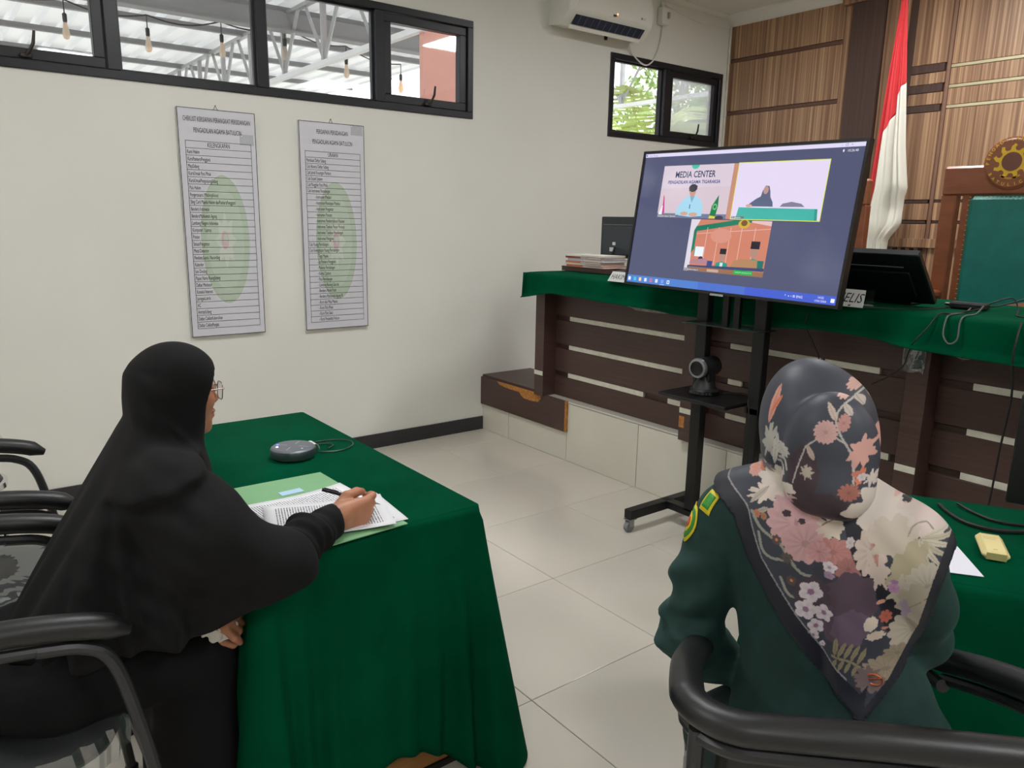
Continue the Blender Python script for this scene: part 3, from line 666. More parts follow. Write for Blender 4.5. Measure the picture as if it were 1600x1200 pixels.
frame_m = mat('chart_dark_edge', (58,58,60), .5); chart_m = mat('chart_white_board', (196,196,198), .35)
def chart(lab, x0, x1, z0, z1, title, head, rows, tape):
    w, h = x1-x0, z1-z0; r = thing('wall_chart', lab, 'chart', (x0,YA,z0), 0, 'checklist boards on the wall')
    MB().b2((0,-.022,0),(w,-.001,h),bev=.001).build('board', chart_m, r); 
    fr = MB()
    for a,b in (((0,-.0235,0),(w,-.0215,.003)),((0,-.0235,h-.003),(w,-.0215,h)),((0,-.0235,0),(.003,-.0215,h)),((w-.003,-.0235,0),(w,-.0215,h))): fr.b2(a,b)
    fr.build('edge', frame_m, r, smooth=False)
    MB().tube([(w/2-.012,-.006,h),(w/2,-.005,h+.022),(w/2+.012,-.006,h)],.0018,6).tube([(w/2,0,h+.02),(w/2,-.012,h+.022)],.003,6).build('hanger', mat('nail',(140,130,110),.4,metal=.6), r)
    p = Print(); ink_c = (46,46,52); pale = (214,216,222)
    p.rect(.004,.004,w-.004,h-.004,(208,208,214))
    cx, cz = w*.52, h*.435
    p.ell(cx,cz,.130,.345,(182,197,178),n=40); p.ell(cx,cz,.100,.270,(188,202,185),n=36)
    star = []
    for k in range(16): a = k*PI/8; q = 1 if k%2 == 0 else .6; star.append((cx+.06*q*math.sin(a), cz+.16*q*math.cos(a)))
    p.poly(star, (200,208,196)); p.ell(cx-.004,cz,.020,.050,(206,180,184)); p.ell(cx,cz+.01,.012,.024,(192,204,190))
    L0 = p.l
    for i,t in enumerate(title): p.text(t, w/2, h-.066-.056*i, .035, ink_c, 'CENTER', sx=.44 if len(t) > 30 else .47, bold=0., layer=L0)
    tx0, tx1, tz1, tz0 = .032, w-.03, h-.165, .045
    n = len(rows)+1; rh = (tz1-tz0)/n
    for i in range(n+1):
        zz = tz1-i*rh; p.rect(tx0, zz-.0009, tx1, zz+.0009, ink_c, layer=L0+1)
    for xx in (tx0, tx1): p.rect(xx-.001, tz0, xx+.001, tz1, ink_c, layer=L0+2)
    p.text(head, w/2, tz1-rh*.78, .034, ink_c, 'CENTER', sx=.5, bold=0., layer=L0)
    for i,t in enumerate(rows):
        ind = .045 if t.startswith('-') else 0
        p.text(t, tx0+.006+ind, tz1-rh*(i+1.76), .0285, ink_c, 'LEFT', sx=.44, layer=L0)
    p.build('print', print_mat('chart_print', 0, .35), lambda u,v,d: (u,-.0222-d,v), r)
    s = MB(); s.grid(lambda u,v: (tape[0]+.075*u, -.0255-.001*math.sin(9*u+5*v), tape[1]-.055*v), 6, 6); solidify(s.build('tape', thin_glass('clear_tape',(251,251,251),.04,haze=.08), r), .0004)
chart('white checklist board titled CHEKLIST KERSIAPAN, nearer the camera, with green watermark', 1.128, 1.532, .8235, 2.024, ['CHEKLIST KERSIAPAN PERANGKAT PERSIDANGAN','PENGADILAN AGAMA BATULICIN'], 'KELENGKAPAN',
 ['Kursi Hakim','KursiPaniteraPengganti','MejaSidang','KursiUntuk Para Pihak','KursiUntukPengunjungSidang','Palu Hakim','Pengerasuara (Michrophone)','Sling Card Majelis Hakim danPaniteraPengganti','Bendera Indonesia','BenderaMahkamah Agung','Lambang Negara Indonesia','Komputer / Laptop','Printer','SatuanPengaman','Metal Detector','PembatuSuara / Recording','Kalender','Jam Dinding','Papan Nama RuangSidang','Daftar Mediator','Koneksi Internet','JaringanListrik','AC','AntrianSidang','Daftar CeklistKebersihan','Daftar CeklistPanglat'], (.315,1.085))
chart('white checklist board titled PERSIAPAN PERSIDANGAN, nearer the room corner', 1.780, 2.186, .815, 2.014, ['PERSIAPAN PERSIDANGAN','PENGADILAN AGAMA BATULICIN'], 'URAIAN',
 ['Membuat Daftar Sidang','Cek Absensi Daftar Sidang','Cek Jurnal Keuangan Perkara','Cek Sound System','Cek Panggilan Para Pihak','Cek Instrumen Persidangan','- Instrumen Mediasi','- Instrumen Penetapan Mediasi','- Instrumen Pengantar','- Instrumen Putusan','- Instrumen Pemberitahuan Putusan','- Instrumen Tambah Panjar Perkara','- Instrumen Tundaan Persidangan','- Instrumen Panggilan','Cek Ruang Persidangan','Cek Kelengkapan Ruang Persidangan','- Toga Majelis','- Jas Panitera Pengganti','- Mukena Persidangan','- Kertas Catatan','- Palu Persidangan','- Lambang Burung Garuda','- Bendera Merah Putih','- Bendera Mahkamah Agung RI','- Kursi dan Meja Majelis','- Kursi Para Pihak','- Kursi Para Saksi','- Kursi Penasehat Hukum'], (.32,1.195))

# ================================================================== television on its rolling stand
TVW, TVH = 1.12, .633
tvc = Vector((2.772,2.084,1.495)); tilt, roll = math.radians(7.95), math.radians(-.62)
n0 = Vector((1,0,0)); r0 = Vector((0,-1,0)); up0 = Vector((math.sin(tilt),0,math.cos(tilt)))
r2 = r0*math.cos(roll)+up0*math.sin(roll); u2 = -r0*math.sin(roll)+up0*math.cos(roll); nf = r2.cross(u2).normalized()   # towards the viewers
if nf.x > 0: nf = -nf
tv = thing('television', 'large flat television showing a three-way video call on the rolling stand', 'television', tuple(tvc))
def T(u,v,d): return r2*u+u2*v+nf*d
tvb = mat('tv_bezel', (20,20,22), .3); 
s = MB(); s.prism([(-TVW/2,-TVH/2),(TVW/2,-TVH/2),(TVW/2,TVH/2),(-TVW/2,TVH/2)], -.03, -.002, T); s.build('housing', tvb, tv, smooth=False)
s = MB(); bw = .012
for a,b,c,d in ((-TVW/2,-TVH/2,TVW/2,-TVH/2+bw),(-TVW/2,TVH/2-bw,TVW/2,TVH/2),(-TVW/2,-TVH/2+bw,-TVW/2+bw,TVH/2-bw),(TVW/2-bw,-TVH/2+bw,TVW/2,TVH/2-bw)): s.prism([(a,b),(c,b),(c,d),(a,d)],-.002,.004,T)
s.build('bezel', tvb, tv, smooth=False)
s = MB(); s.prism([(-.36,-.22),(.36,-.22),(.36,.12),(-.36,.12)],-.06,-.03,T); s.build('rear_cover', tvb, tv, smooth=False)
s = MB(); s.prism([(-.035,-TVH/2-.006),(.035,-TVH/2-.006),(.035,-TVH/2+.003),(-.035,-TVH/2+.003)],-.012,.006,T); s.build('logo_bar', mat('chrome_bar',(180,182,186),.25,metal=.8), tv, smooth=False)
p = Print(); W_, H_ = TVW-2*bw+.004, TVH-2*bw+.004
def X(u): return (u-.5)*TVW
def Y(v): return (v-.5)*TVH
def rc(u0,v0,u1,v1,c): p.rect(X(u0),Y(v0),X(u1),Y(v1),c)
def el(u,v,ru,rv,c,**k): p.ell(X(u),Y(v),ru*TVW,rv*TVH,c,**k)
def pg(pts,c): p.poly([(X(a),Y(b)) for a,b in pts],c)
rc(.011,.02,.989,.98,(78,82,112)); rc(.011,.955,.989,.98,(222,216,244)); p.text('Zoom Meeting', X(.03), Y(.961), .009, (90,90,140)); p.text('–   □   ×', X(.90), Y(.961), .013, (90,90,120)); rc(.014,.962,.022,.974,(60,110,220))
p.text('10:26:48', X(.925), Y(.927), .013, (235,235,245)); el(.912,.934,.003,.008,(235,235,245))
# call picture 1: media centre
rc(.126,.514,.497,.886,(216,200,214)); rc(.476,.514,.497,.886,(196,140,116)); rc(.126,.514,.476,.545,(112,120,152)); pg([(.126,.72),(.476,.735),(.476,.545),(.126,.545)],(212,194,204)); el(.29,.886,.02,.028,(70,190,160),a0=PI,a1=2*PI)
p.text('MEDIA CENTER', X(.293), Y(.80), .040, (52,62,98), 'CENTER', bold=.018, sx=.82); p.text('PENGADILAN AGAMA TIGARAKSA', X(.290), Y(.757), .0205, (50,70,130), 'CENTER', bold=.025, sx=.93, shear=.12)
pg([(.222,.535),(.232,.60),(.262,.655),(.285,.672),(.31,.672),(.338,.65),(.357,.60),(.358,.53),(.30,.522)],(164,212,234)); pg([(.285,.672),(.31,.672),(.298,.62)],(120,170,196)); el(.296,.70,.016,.036,(196,150,132)); el(.295,.725,.021,.028,(46,44,54)); pg([(.276,.70),(.28,.742),(.316,.742),(.316,.712),(.30,.728)],(46,44,54)); el(.268,.545,.02,.014,(206,164,144)); el(.315,.54,.022,.014,(206,164,144)); rc(.29,.58,.294,.61,(60,70,90))
pg([(.146,.68),(.152,.66),(.163,.545),(.15,.545)],(206,60,140)); pg([(.146,.60),(.15,.60),(.15,.53),(.13,.53)],(236,236,244)); pg([(.428,.676),(.432,.60),(.426,.53),(.398,.535),(.402,.60)],(24,120,72)); el(.417,.595,.011,.022,(110,190,120)); el(.417,.595,.006,.012,(24,120,72)); pg([(.398,.535),(.426,.53),(.43,.515),(.394,.515)],(222,206,70)); rc(.128,.517,.24,.535,(120,120,130)); p.text('Pengadilan Agama Tigaraksa', X(.13), Y(.52), .0095, (240,240,245)); el(.445,.52,.02,.016,(60,60,80))
# call picture 2: witness at a table (framed yellow-green)
rc(.497,.512,.873,.890,(214,226,80)); rc(.500,.517,.870,.885,(226,214,240))
pg([(.562,.60),(.575,.62),(.60,.65),(.618,.665),(.622,.70),(.632,.735),(.648,.732),(.655,.70),(.66,.66),(.672,.63),(.676,.60)],(92,100,128)); el(.636,.706,.011,.026,(186,146,140)); el(.573,.605,.014,.01,(206,160,146)); pg([(.705,.60),(.715,.62),(.75,.632),(.79,.62),(.805,.60)],(128,124,150)); pg([(.529,.594),(.854,.588),(.858,.517),(.522,.517)],(64,176,164)); rc(.59,.594,.66,.600,(236,230,244)); pg([(.845,.588),(.856,.588),(.861,.517),(.85,.517)],(44,150,140)); rc(.502,.519,.56,.534,(110,110,120)); p.text('PA Batulicin', X(.504), Y(.522), .0095, (240,240,245))
# call picture 3: judges in another courtroom
rc(.314,.145,.686,.507,(206,128,104)); pg([(.314,.145),(.314,.507),(.36,.507),(.335,.42),(.34,.145)],(220,214,226)); pg([(.336,.43),(.345,.46),(.52,.507),(.60,.507),(.60,.495),(.35,.425),(.35,.30),(.336,.27)],(18,120,92)); pg([(.60,.507),(.60,.495),(.686,.475),(.686,.507)],(226,190,190))
for x_ in (.40,.455,.51,.56,.62): rc(x_,.2,x_+.0022,.455+.03*(x_-.4),(232,196,184))
pg([(.35,.405),(.686,.455),(.686,.459),(.35,.409)],(226,186,172)); el(.567,.484,.026,.03,(204,170,60)); el(.567,.49,.014,.02,(120,80,30)); el(.47,.40,.05,.05,(214,146,128)); rc(.352,.25,.398,.318,(232,240,252)); rc(.352,.25,.356,.318,(60,150,120))
def judge(u,v,sc):
    pg([(u-.034*sc,v-.10*sc),(u-.026*sc,v-.05*sc),(u,v-.035*sc),(u+.03*sc,v-.05*sc),(u+.036*sc,v-.10*sc)],(28,150,128)); pg([(u-.006*sc,v-.10*sc),(u-.006*sc,v-.045*sc),(u+.008*sc,v-.045*sc),(u+.008*sc,v-.10*sc)],(210,226,230)); el(u,v,.013*sc,.035*sc,(176,136,124)); rc(u-.015*sc,v+.015*sc,u+.016*sc,v+.055*sc,(34,30,36))
judge(.492,.262,.95); judge(.632,.305,1.25); el(.39,.232,.012,.02,(60,50,60))
pg([(.336,.2),(.345,.225),(.42,.24),(.435,.2)],(176,128,140)); rc(.425,.19,.45,.225,(52,70,130)); pg([(.535,.19),(.545,.235),(.58,.255),(.65,.25),(.655,.2)],(178,132,92)); rc(.655,.18,.68,.25,(20,110,100)); pg([(.33,.186),(.686,.202),(.686,.182),(.33,.165)],(56,66,110)); rc(.335,.145,.686,.176,(150,108,80)); rc(.43,.15,.485,.168,(196,168,150)); rc(.555,.150,.64,.178,(20,170,74)); p.text('HAKIM ANGGOTA', X(.562), Y(.158), .010, (170,240,190)); rc(.316,.147,.39,.164,(110,110,120)); p.text('PA Batulicin Kelas II', X(.318), Y(.151), .0095, (240,240,245))
# task bar
rc(.011,.02,.989,.074,(72,110,200)); rc(.011,.02,.40,.074,(76,126,206)); rc(.62,.02,.989,.074,(64,92,204))
for u_,c_ in ((.025,(235,240,250)),(.057,(60,200,230)),(.087,(240,214,140)),(.118,(220,230,245)),(.149,(230,120,90)),(.180,(214,224,240)),(.212,(120,160,240)),(.244,(240,244,250))): rc(u_-.007,.034,u_+.007,.060,c_)
el(.149,.047,.0035,.0065,(70,120,220)); el(.244,.047,.004,.008,(76,126,206)); rc(.200,.022,.224,.026,(200,220,255))
p.text('^  ▪ ◂ ☰ ENG', X(.79), Y(.040), .014, (240,244,255)); p.text('14:22', X(.93), Y(.051), .012, (245,245,255), 'CENTER'); p.text('17/01/2024', X(.93), Y(.030), .011, (245,245,255), 'CENTER'); rc(.968,.034,.982,.058,(235,240,255))
p.build('screen', print_mat('tv_picture', .92, .12, spec=.5), lambda u,v,d: T(u,v,-.0018+d*.04), tv, step=.0004)
# rolling stand
stx, sty = 2.86, 2.085
sm = mat('stand_black_metal', (20,20,21), .42, metal=.2)
sd = thing('tv_stand', 'black metal rolling stand with camera shelf holding up the television', 'tv stand', (stx,sty,0))
yl, yr = .165, -.145
for yy in (yl, yr): MB().b2((-.02,yy-.03,.10),(.025,yy+.03,1.62),bev=.003).build('post', sm, sd)
MB().b2((-.02,-.33,.075),(.03,.335,.115),bev=.003).build('crossbar', sm, sd)
for yy in (.325,-.325):
    MB().b2((-.275,yy-.025,.07),(.19,yy+.025,.115),bev=.003).build('foot', sm, sd)
    for xx in (-.255,.17):
        c = MB().box((xx,yy,.066),(.05,.04,.005)).b2((xx-.018,yy-.016,.03),(xx+.012,yy-.012,.064)).b2((xx-.018,yy+.012,.03),(xx+.012,yy+.016,.064)).build('caster', mat('caster_metal',(150,150,150),.3,metal=.8), sd)
        MB().lathe([(.008,-.013),(.026,-.012),(.028,0),(.026,.012),(.008,.013)],(xx-.008,yy,.0285),18,'y').build('wheel', mat('wheel_grey',(120,122,124),.5), c)
MB().b2((-.055,-.16,1.03),(-.045,.20,1.035)).b2((-.10,-.2,1.035),(.03,.21,1.040)).build('bracket_plate', mat('dark_glass_plate',(30,36,36),.12), sd)
MB().b2((-.05,.0,1.04),(-.03,.03,1.3)).b2((-.05,-.06,1.04),(-.03,-.03,1.3)).build('hanger_bar', sm, sd)
MB().b2((-.03,-.25,1.36),(.0,.26,1.42)).b2((-.03,-.25,1.55),(.0,.26,1.60)).build('mount_rail', sm, sd)
MB().b2((-.155,-.10,.685),(.135,.285,.701),bev=.003).build('shelf', sm, sd)
MB().b2((-.02,yr-.03,.66),(.04,yr+.04,.685)).b2((-.02,yl-.03,.66),(.04,yl+.03,.685)).build('shelf_bracket', sm, sd)
# conference camera on the shelf
pc = thing('conference_camera', 'black pan-tilt conference camera standing on the stand shelf', 'camera', (2.85,2.215,.7015), .08)
cb = mat('camera_black', (30,30,33), .4)
MB().lathe([(.0,0),(.068,.0),(.072,.006),(.07,.018),(.062,.026),(.056,.03),(.05,.05),(.036,.075),(.03,.088),(.0,.09)],(0,0,0),32).build('base', cb, pc)
MB().lathe([(.0705,.004),(.0725,.007),(.0705,.018),(.068,.02)],(0,0,0),32).build('indicator_band', mat('gloss_black',(12,12,14),.1), pc)
for sgn in (-1,1): MB().b2((-.03,sgn*.034-.006,.06),(.028,sgn*.034+.006,.125),bev=.004).build('yoke_arm', cb, pc)
R = Matrix.Rotation(math.radians(-2),3,'Y')
hd = MB().lathe([(0,-.07),(.034,-.07),(.045,-.064),(.047,-.055),(.047,.055),(.044,.066),(.036,.072),(0,.072)],(0,0,.128),28,'x').build('head', cb, pc)
MB().lathe([(.036,-.0725),(.044,-.071),(.046,-.066),(.048,-.058),(.044,-.056)],(0,0,.128),28,'x').build('lens_ring', mat('lens_ring_silver',(150,152,156),.3,metal=.7), hd)
MB().lathe([(0,-.062),(.018,-.066),(.026,-.074),(.034,-.0745)],(0,0,.128),24,'x').build('lens', mat('lens_glass',(10,10,14),.05,coat=.6), hd)
cable('thin black cable from the conference camera hanging at the stand post', [(2.92,2.16,.705),(2.97,2.08,.712),(2.90,1.99,.715),(2.83,1.955,.72),(2.82,1.94,.66),(2.815,1.93,.55),(2.82,1.92,.3)], .003)

# ================================================================== judges' chairs and flag
redwood = grain('red_brown_wood', (122,68,42), (150,88,56), (3,3,14), .32, spec=.5)
ggreen = mat('green_leatherette', (12,112,102), .5, var=.06, vscale=14, bump=.2, bscale=150)
brass = mat('brass', (206,190,140), .3, metal=.8)
def judge_chair(lab, x, y, ztop, emblem):
    r = thing('judge_chair', lab, 'chair', (x,y,ZP), 0, "judges' wooden chairs"); H = ztop-ZP; w = .33
    for sg in (-1,1):
        MB().b2((-.03,sg*w-(.08 if sg > 0 else 0),0),(.03,sg*w+(.08 if sg < 0 else 0),H-.15),bev=.006).build('back_post', redwood, r)
        MB().b2((-.025,sg*.2-.02 if sg > 0 else -.22+.0,.5),(.02,(.22 if sg > 0 else -.18),H-.15),bev=.004).build('back_stile', redwood, r)
        MB().b2((-.62,sg*(w-.035)-.03,0),(-.56,sg*(w-.035)+.03,.72),bev=.006).build('front_leg', redwood, r)
        MB().b2((-.64,sg*(w-.035)-.035,.72),(-.03,sg*(w-.035)+.035,.76),bev=.01).build('armrest', redwood, r)
    MB().b2((-.035,-w,H-.155),(.03,w,H),bev=.012).build('top_rail', redwood, r)
    MB().b2((-.03,-.2,.44),(.02,.2,.5),bev=.004).build('lower_rail', redwood, r)
    MB().b2((-.6,-w+.03,.40),(.0,w-.03,.46),bev=.006).build('seat_frame', redwood, r)
    MB().b2((-.6,-w+.05,.46),(-.03,w-.05,.53),bev=.025).build('seat_cushion', ggreen, r)
    up = MB().b2((-.05,-.18,.5),(.015,.18,H-.155),bev=.022).build('back_cushion', ggreen, r)
    tk = MB()
    for k in range(18): tk.lathe([(0,.004),(.004,.002),(.005,0)],(-.051,-.17+.02*k,H-.165),6)
    for k in range(26):
        for sg in (-1,1): tk.lathe([(0,.004),(.004,.002),(.005,0)],(-.051,sg*.175,H-.18-.026*k),6)
    tk.build('tacks', brass, up)
    if emblem:
        ez = H+.003
        e = MB().lathe([(0,-.0465),(.118,-.0465),(.122,-.043),(.132,-.040),(.134,-.03),(.134,.025),(0,.025)],(0,0,ez),40,'x').build('emblem', redwood, r)
        p = Print(); y_ = (222,178,30)
        for k in range(9):
            a = k*2*PI/9; pts = []
            for (da,rr) in ((-.36,.057),(-.20,.060),(-.14,.074),(.06,.090),(.20,.082),(.12,.070),(.18,.060),(.36,.057),(.36,.044),(-.36,.044)): pts.append(((rr)*math.sin(a+da),(rr)*math.cos(a+da)+.008))
            p.poly(pts, y_, layer=1)
        p.ell(0,.008,.047,.047,(110,62,42),layer=2); 
        for (a0,t) in ((2.62,'PENGADILAN AGAMA'),): 
            n = len(t)
            for i,ch in enumerate(t):
                if ch == ' ': continue
                an = PI*1.02-i*(PI*1.04/(n-1)); V,F = text_mesh(ch,.024,'CENTER',0,.02); c_,s_ = math.cos(an-PI/2), math.sin(an-PI/2)
                p.poly([((.104*math.cos(an))+c_*a-s_*b, (.104*math.sin(an))+s_*a+c_*b+.008) for a,b in V], y_, 1, F)
        t = 'BATULICIN'
        for i,ch in enumerate(t):
            an = -PI+.55+i*(PI-1.1)/(len(t)-1); V,F = text_mesh(ch,.022,'CENTER',0,.02); c_,s_ = math.cos(an+PI/2), math.sin(an+PI/2)
            p.poly([((.116*math.cos(an))+c_*a-s_*b, (.116*math.sin(an))+s_*a+c_*b+.004) for a,b in V], y_, 1, F)
        arc = [( .075*math.sin(q), -.075*math.cos(q)-.004) for q in np.linspace(-.7,.7,10)]; arc2 = [(.066*math.sin(q), -.066*math.cos(q)-.004) for q in np.linspace(.7,-.7,10)]
        p.poly(arc+arc2, (196,140,40), 1)
        p.build('gold_relief', print_mat('gold_paint',0,.4), lambda u,v,d: (-.0468-d*3,-u,ez+v), e)
    return r
judge_chair('carved wooden judge chair with green leather back and round gold emblem', 4.5, 1.65, 1.807, True)
judge_chair('wooden judge chair mostly hidden behind the television', 4.5, 2.727, 1.757, False)
fl = thing('flag', 'red and white flag hanging in folds from a pole against the wood wall', 'flag', (5.3,2.72,ZP))
MB().tube([(.03,.0,0),(.03,.0,2.62)],.014,10).build('pole', mat('pole_wood',(120,86,56),.4), fl)
MB().lathe([(0,2.7),(.012,2.68),(.02,2.65),(.014,2.62)],(.03,0,0),12).build('finial', brass, fl)
MB().lathe([(.16,0),(.16,.03),(.05,.05),(.03,.12),(0,.12)],(.03,0,0),24).build('base', redwood, fl)
zL = [1.30,1.42,1.55,1.75,2.05,2.40,2.89,3.02]; yL_ = [2.803,2.815,2.832,2.815,2.79,2.768,2.735,2.73]
zR = [1.30,1.40,1.455,1.50,1.60,1.68,1.73,2.0,2.39,2.89,3.02]; yR_ = [2.645,2.64,2.60,2.572,2.578,2.572,2.556,2.60,2.64,2.690,2.70]
ub = [0,.10,.16,.24,.34,.55,.62,.75,1]; zb_ = [1.52,1.62,2.02,2.10,2.14,2.22,2.32,2.36,2.41]
def flag_pt(u, v, red):
    zb = float(np.interp(u, ub, zb_)); z0 = 1.295+.02*math.sin(5*u)
    z = (zb+(3.02-zb)*v) if red else (z0+(zb-z0)*v)
    a = float(np.interp(z, zL, yL_)); b = float(np.interp(z, zR, yR_)); wdt = (3.05-z)/1.7
    x = 5.25+.035*wdt*math.sin(u*13+.6)+.02*wdt*math.sin(u*29+z*2)-.02*wdt*u+ (0.05*max(0,1-abs(z-1.6)/.16)*math.sin((u-.45)*5) if u > .45 else 0)
    return (x-5.3, a+(b-a)*u-2.72, z-ZP)
fr_ = mat('flag_red', (206,54,58), .8, sheen=.2); fw_ = mat('flag_white', (222,219,206), .8, sheen=.2)
c_ = MB(); c_.grid(lambda u,v: flag_pt(u,v,True), 60, 40); ro = c_.build('red_half', fr_, fl, angle=80); solidify(ro, .0015)
c_ = MB(); c_.grid(lambda u,v: flag_pt(u,v,False), 60, 40); solidify(c_.build('white_half', fw_, fl, angle=80), .0015)
# ================================================================== writing table with green velvet cloth
oak = grain('brown_desk_wood', (134,90,44), (160,112,60), (2,2,30), .5)
def draped(name, lab, origin, rotz, L, Wd, zt, hem, seed, flare=.05, corner_drop=.07, dent=None, m=velvet, folds=1.0):
    """velvet cloth over a table L (local x) by Wd (local y), origin at the table centre on the floor"""
    r = thing(name, lab, 'tablecloth', origin, rotz); q = random.Random(seed); ph = [q.uniform(0,6.28) for _ in range(8)]
    rc = .012; seg = []; hx, hy = L/2, Wd/2
    per = []; nrm = []; cor = []
    def side(a, b, nx, ny, n):
        for i in range(n):
            t = i/n; per.append((a[0]+(b[0]-a[0])*t, a[1]+(b[1]-a[1])*t)); nrm.append((nx,ny))
    def arc(cx, cy, a0, n):
        for i in range(n):
            a = a0+PI/2*i/n; per.append((cx+rc*math.cos(a), cy+rc*math.sin(a))); nrm.append((math.cos(a),math.sin(a)))
    side((hx,-hy+rc),(hx,hy-rc),1,0,110); arc(hx-rc,hy-rc,0,26); side((hx-rc,hy),(-hx+rc,hy),0,1,90); arc(-hx+rc,hy-rc,PI/2,26)
    side((-hx,hy-rc),(-hx,-hy+rc),-1,0,110); arc(-hx+rc,-hy+rc,PI,26); side((-hx+rc,-hy),(hx-rc,-hy),0,-1,90); arc(hx-rc,-hy+rc,3*PI/2,26)
    N = len(per); S = [0]
    for i in range(1,N): S.append(S[-1]+math.hypot(per[i][0]-per[i-1][0], per[i][1]-per[i-1][1]))
    nv = 34; vs = []; fs = []
    for j in range(nv+1):
        t = j/nv
        for i in range(N):
            (x,y),(nx,ny) = per[i], nrm[i]
            dc = min(math.hypot(x-sx*hx, y-sy*hy) for sx in (-1,1) for sy in (-1,1)); cw = math.exp(-(dc/.075)**2); cm = math.exp(-(dc/.16)**2)
            s_ = S[i]
            fold = .5*math.sin(s_*14+ph[0])+.35*math.sin(s_*31+ph[1]+1.2*math.sin(s_*5))+.2*math.sin(s_*53+ph[2])
            zb = hem+.012*math.sin(s_*9+ph[3])+.008*math.sin(s_*23+ph[4])-corner_drop*cm; zb = max(zb, .006)
            off = .006+flare*(.28*t+.0)+.022*fold*folds*t**1.2+(.10*t**1.1)*cw+.030*cm*t*math.sin(s_*88+ph[5])
            z = zt-(zt-zb)*t
            if j < 2: off = .004*j
            if dent:
                px_, pz_ = dent; 
                if ny < -.9: off -= .014*math.exp(-((x-px_)**2+(z-pz_)**2)/.0006)
            vs.append((x+nx*off, y+ny*off, z))
    for j in range(nv):
        for i in range(N): fs.append((j*N+i, j*N+(i+1)%N, (j+1)*N+(i+1)%N, (j+1)*N+i))
    c = len(vs); 
    g = MB().add(vs, fs); top = [(x*.0,y*.0,zt) for x,y in per[:1]]
    g.add([(x,y,zt) for x,y in per], [tuple(range(N))])
    o = g.build('cloth', m, r, angle=70); solidify(o, .003); return r
TX0, TX1, TY0, TY1 = .50, 1.092, 1.545, 2.725
tcx, tcy = (TX0+TX1)/2, (TY0+TY1)/2
t1 = thing('writing_table', 'brown wooden table hidden under the green velvet cloth, foot panel showing', 'table', (tcx,tcy,0))
MB().b2((-.285,-.58,.715),(.285,.58,.743),bev=.003).build('table_top', oak, t1)
for sg in (-1,1): MB().b2((-.24,sg*.555-.015,.02),(.26,sg*.555+.015,.715),bev=.002).build('side_panel', oak, t1); MB().b2((-.25,sg*.555-.02,0),(.27,sg*.555+.02,.02)).build('foot', blk, t1)
MB().b2((.1,-.54,.25),(.12,.54,.715)).build('modesty_panel', oak, t1)
draped('table_cloth', 'deep green velvet cloth over the writing table, hanging almost to the floor', (tcx,tcy,0), 0, TX1-TX0, TY1-TY0, .75, .115, 3, .05, .10, dent=(.0,.45))
# second table on the right
az = math.radians(-60); uu = Vector((math.cos(az),math.sin(az),0)); nn = Vector((-uu.y,uu.x,0)); a0 = Vector((1.683,.552,0))
c2 = a0+uu*.265+nn*.285
t2 = thing('side_table', 'table under green velvet at the right picture edge', 'table', tuple(c2), az)
MB().b2((-.66,-.26,.715),(.66,.26,.742),bev=.003).build('table_top', oak, t2)
for sg in (-1,1): MB().b2((sg*.5-.015,-.22,0),(sg*.5+.015,.22,.715),bev=.002).build('side_panel', oak, t2)
draped('table_cloth', 'green velvet cloth on the right table beneath the white paper', tuple(c2), az, 1.37, .56, .75, .12, 9, .05, .07, folds=.8)
ZS = .7535
# ---- things on the writing table
grey_d = mat('device_grey', (108,112,120), .4, metal=.3)
sp = thing('speakerphone', 'round grey conference speakerphone with lit buttons on the green table', 'speakerphone', (.848,2.205,ZS))
MB().lathe([(0,0),(.058,0),(.066,.004),(.069,.012),(.069,.026),(.066,.031)],(0,0,0),40).build('body', mat('device_side',(70,84,84),.3,metal=.4), sp)
tp = MB().lathe([(.067,.0305),(.062,.0345),(.03,.0352),(0,.0353)],(0,0,0),40).build('top_grille', grey_d, sp)
for k in range(4):
    pm = Print(); a = PI/4+k*PI/2; c_, s_ = math.cos(a), math.sin(a); pm.poly([(c_*.018-s_*.0012,s_*.018+c_*.0012),(c_*.018+s_*.0012,s_*.018-c_*.0012),(c_*.05+s_*.0012,s_*.05-c_*.0012),(c_*.05-s_*.0012,s_*.05+c_*.0012)],(190,196,204)); pm.build('button_mark', ink, lambda u,v,d: (u,v,.0358+d*.2), tp)
MB().lathe([(0,.0362),(.0035,.036),(.004,.035)],(-.046,.012,0),10).build('status_light', mat('white_led',(240,240,255),.5,emit=3), sp)
MB().lathe([(0,.0362),(.0035,.036),(.004,.035)],(-.036,.034,0),10).build('status_light', mat('blue_led',(90,110,255),.5,emit=2), sp)
MB().lathe([(0,.0362),(.003,.036),(.0035,.035)],(.012,-.042,0),10).build('button', mat('white_sticker',(220,222,225),.5), sp)
MB().tube(spline([(.045,.045,.018),(.07,.075,.006),(.12,.10,.003),(.18,.09,.003),(.215,.05,.003),(.20,.0,.003),(.15,-.03,.003),(.10,-.02,.003),(.075,.01,.004),(.09,.05,.006),(.13,.07,.003),(.15,.04,.003),(.12,.01,.003)],70),.0022,6).build('cable', mat('dark_green_cable',(46,60,56),.4), sp)
s = MB(); s.grid(lambda u,v: (.078+.014*math.cos(PI*v), .012+.045*u, .004+.020*math.sin(PI*v)), 4, 12); solidify(s.build('cable_tag', mat('white_tag',(222,224,222),.5), sp), .001)
fg = mat('light_green_card', (122,170,124), .7, var=.02)
fo = thing('folder', 'light green paper folder lying open under the papers', 'folder', (.72,1.77,ZS))
s = MB(); s.prism([(-.135,.247),(.132,.243),(.15,-.235),(-.115,-.252)],0,.0025,lambda u,v,h:(u,v,h)); s.build('card', fg, fo, smooth=False)
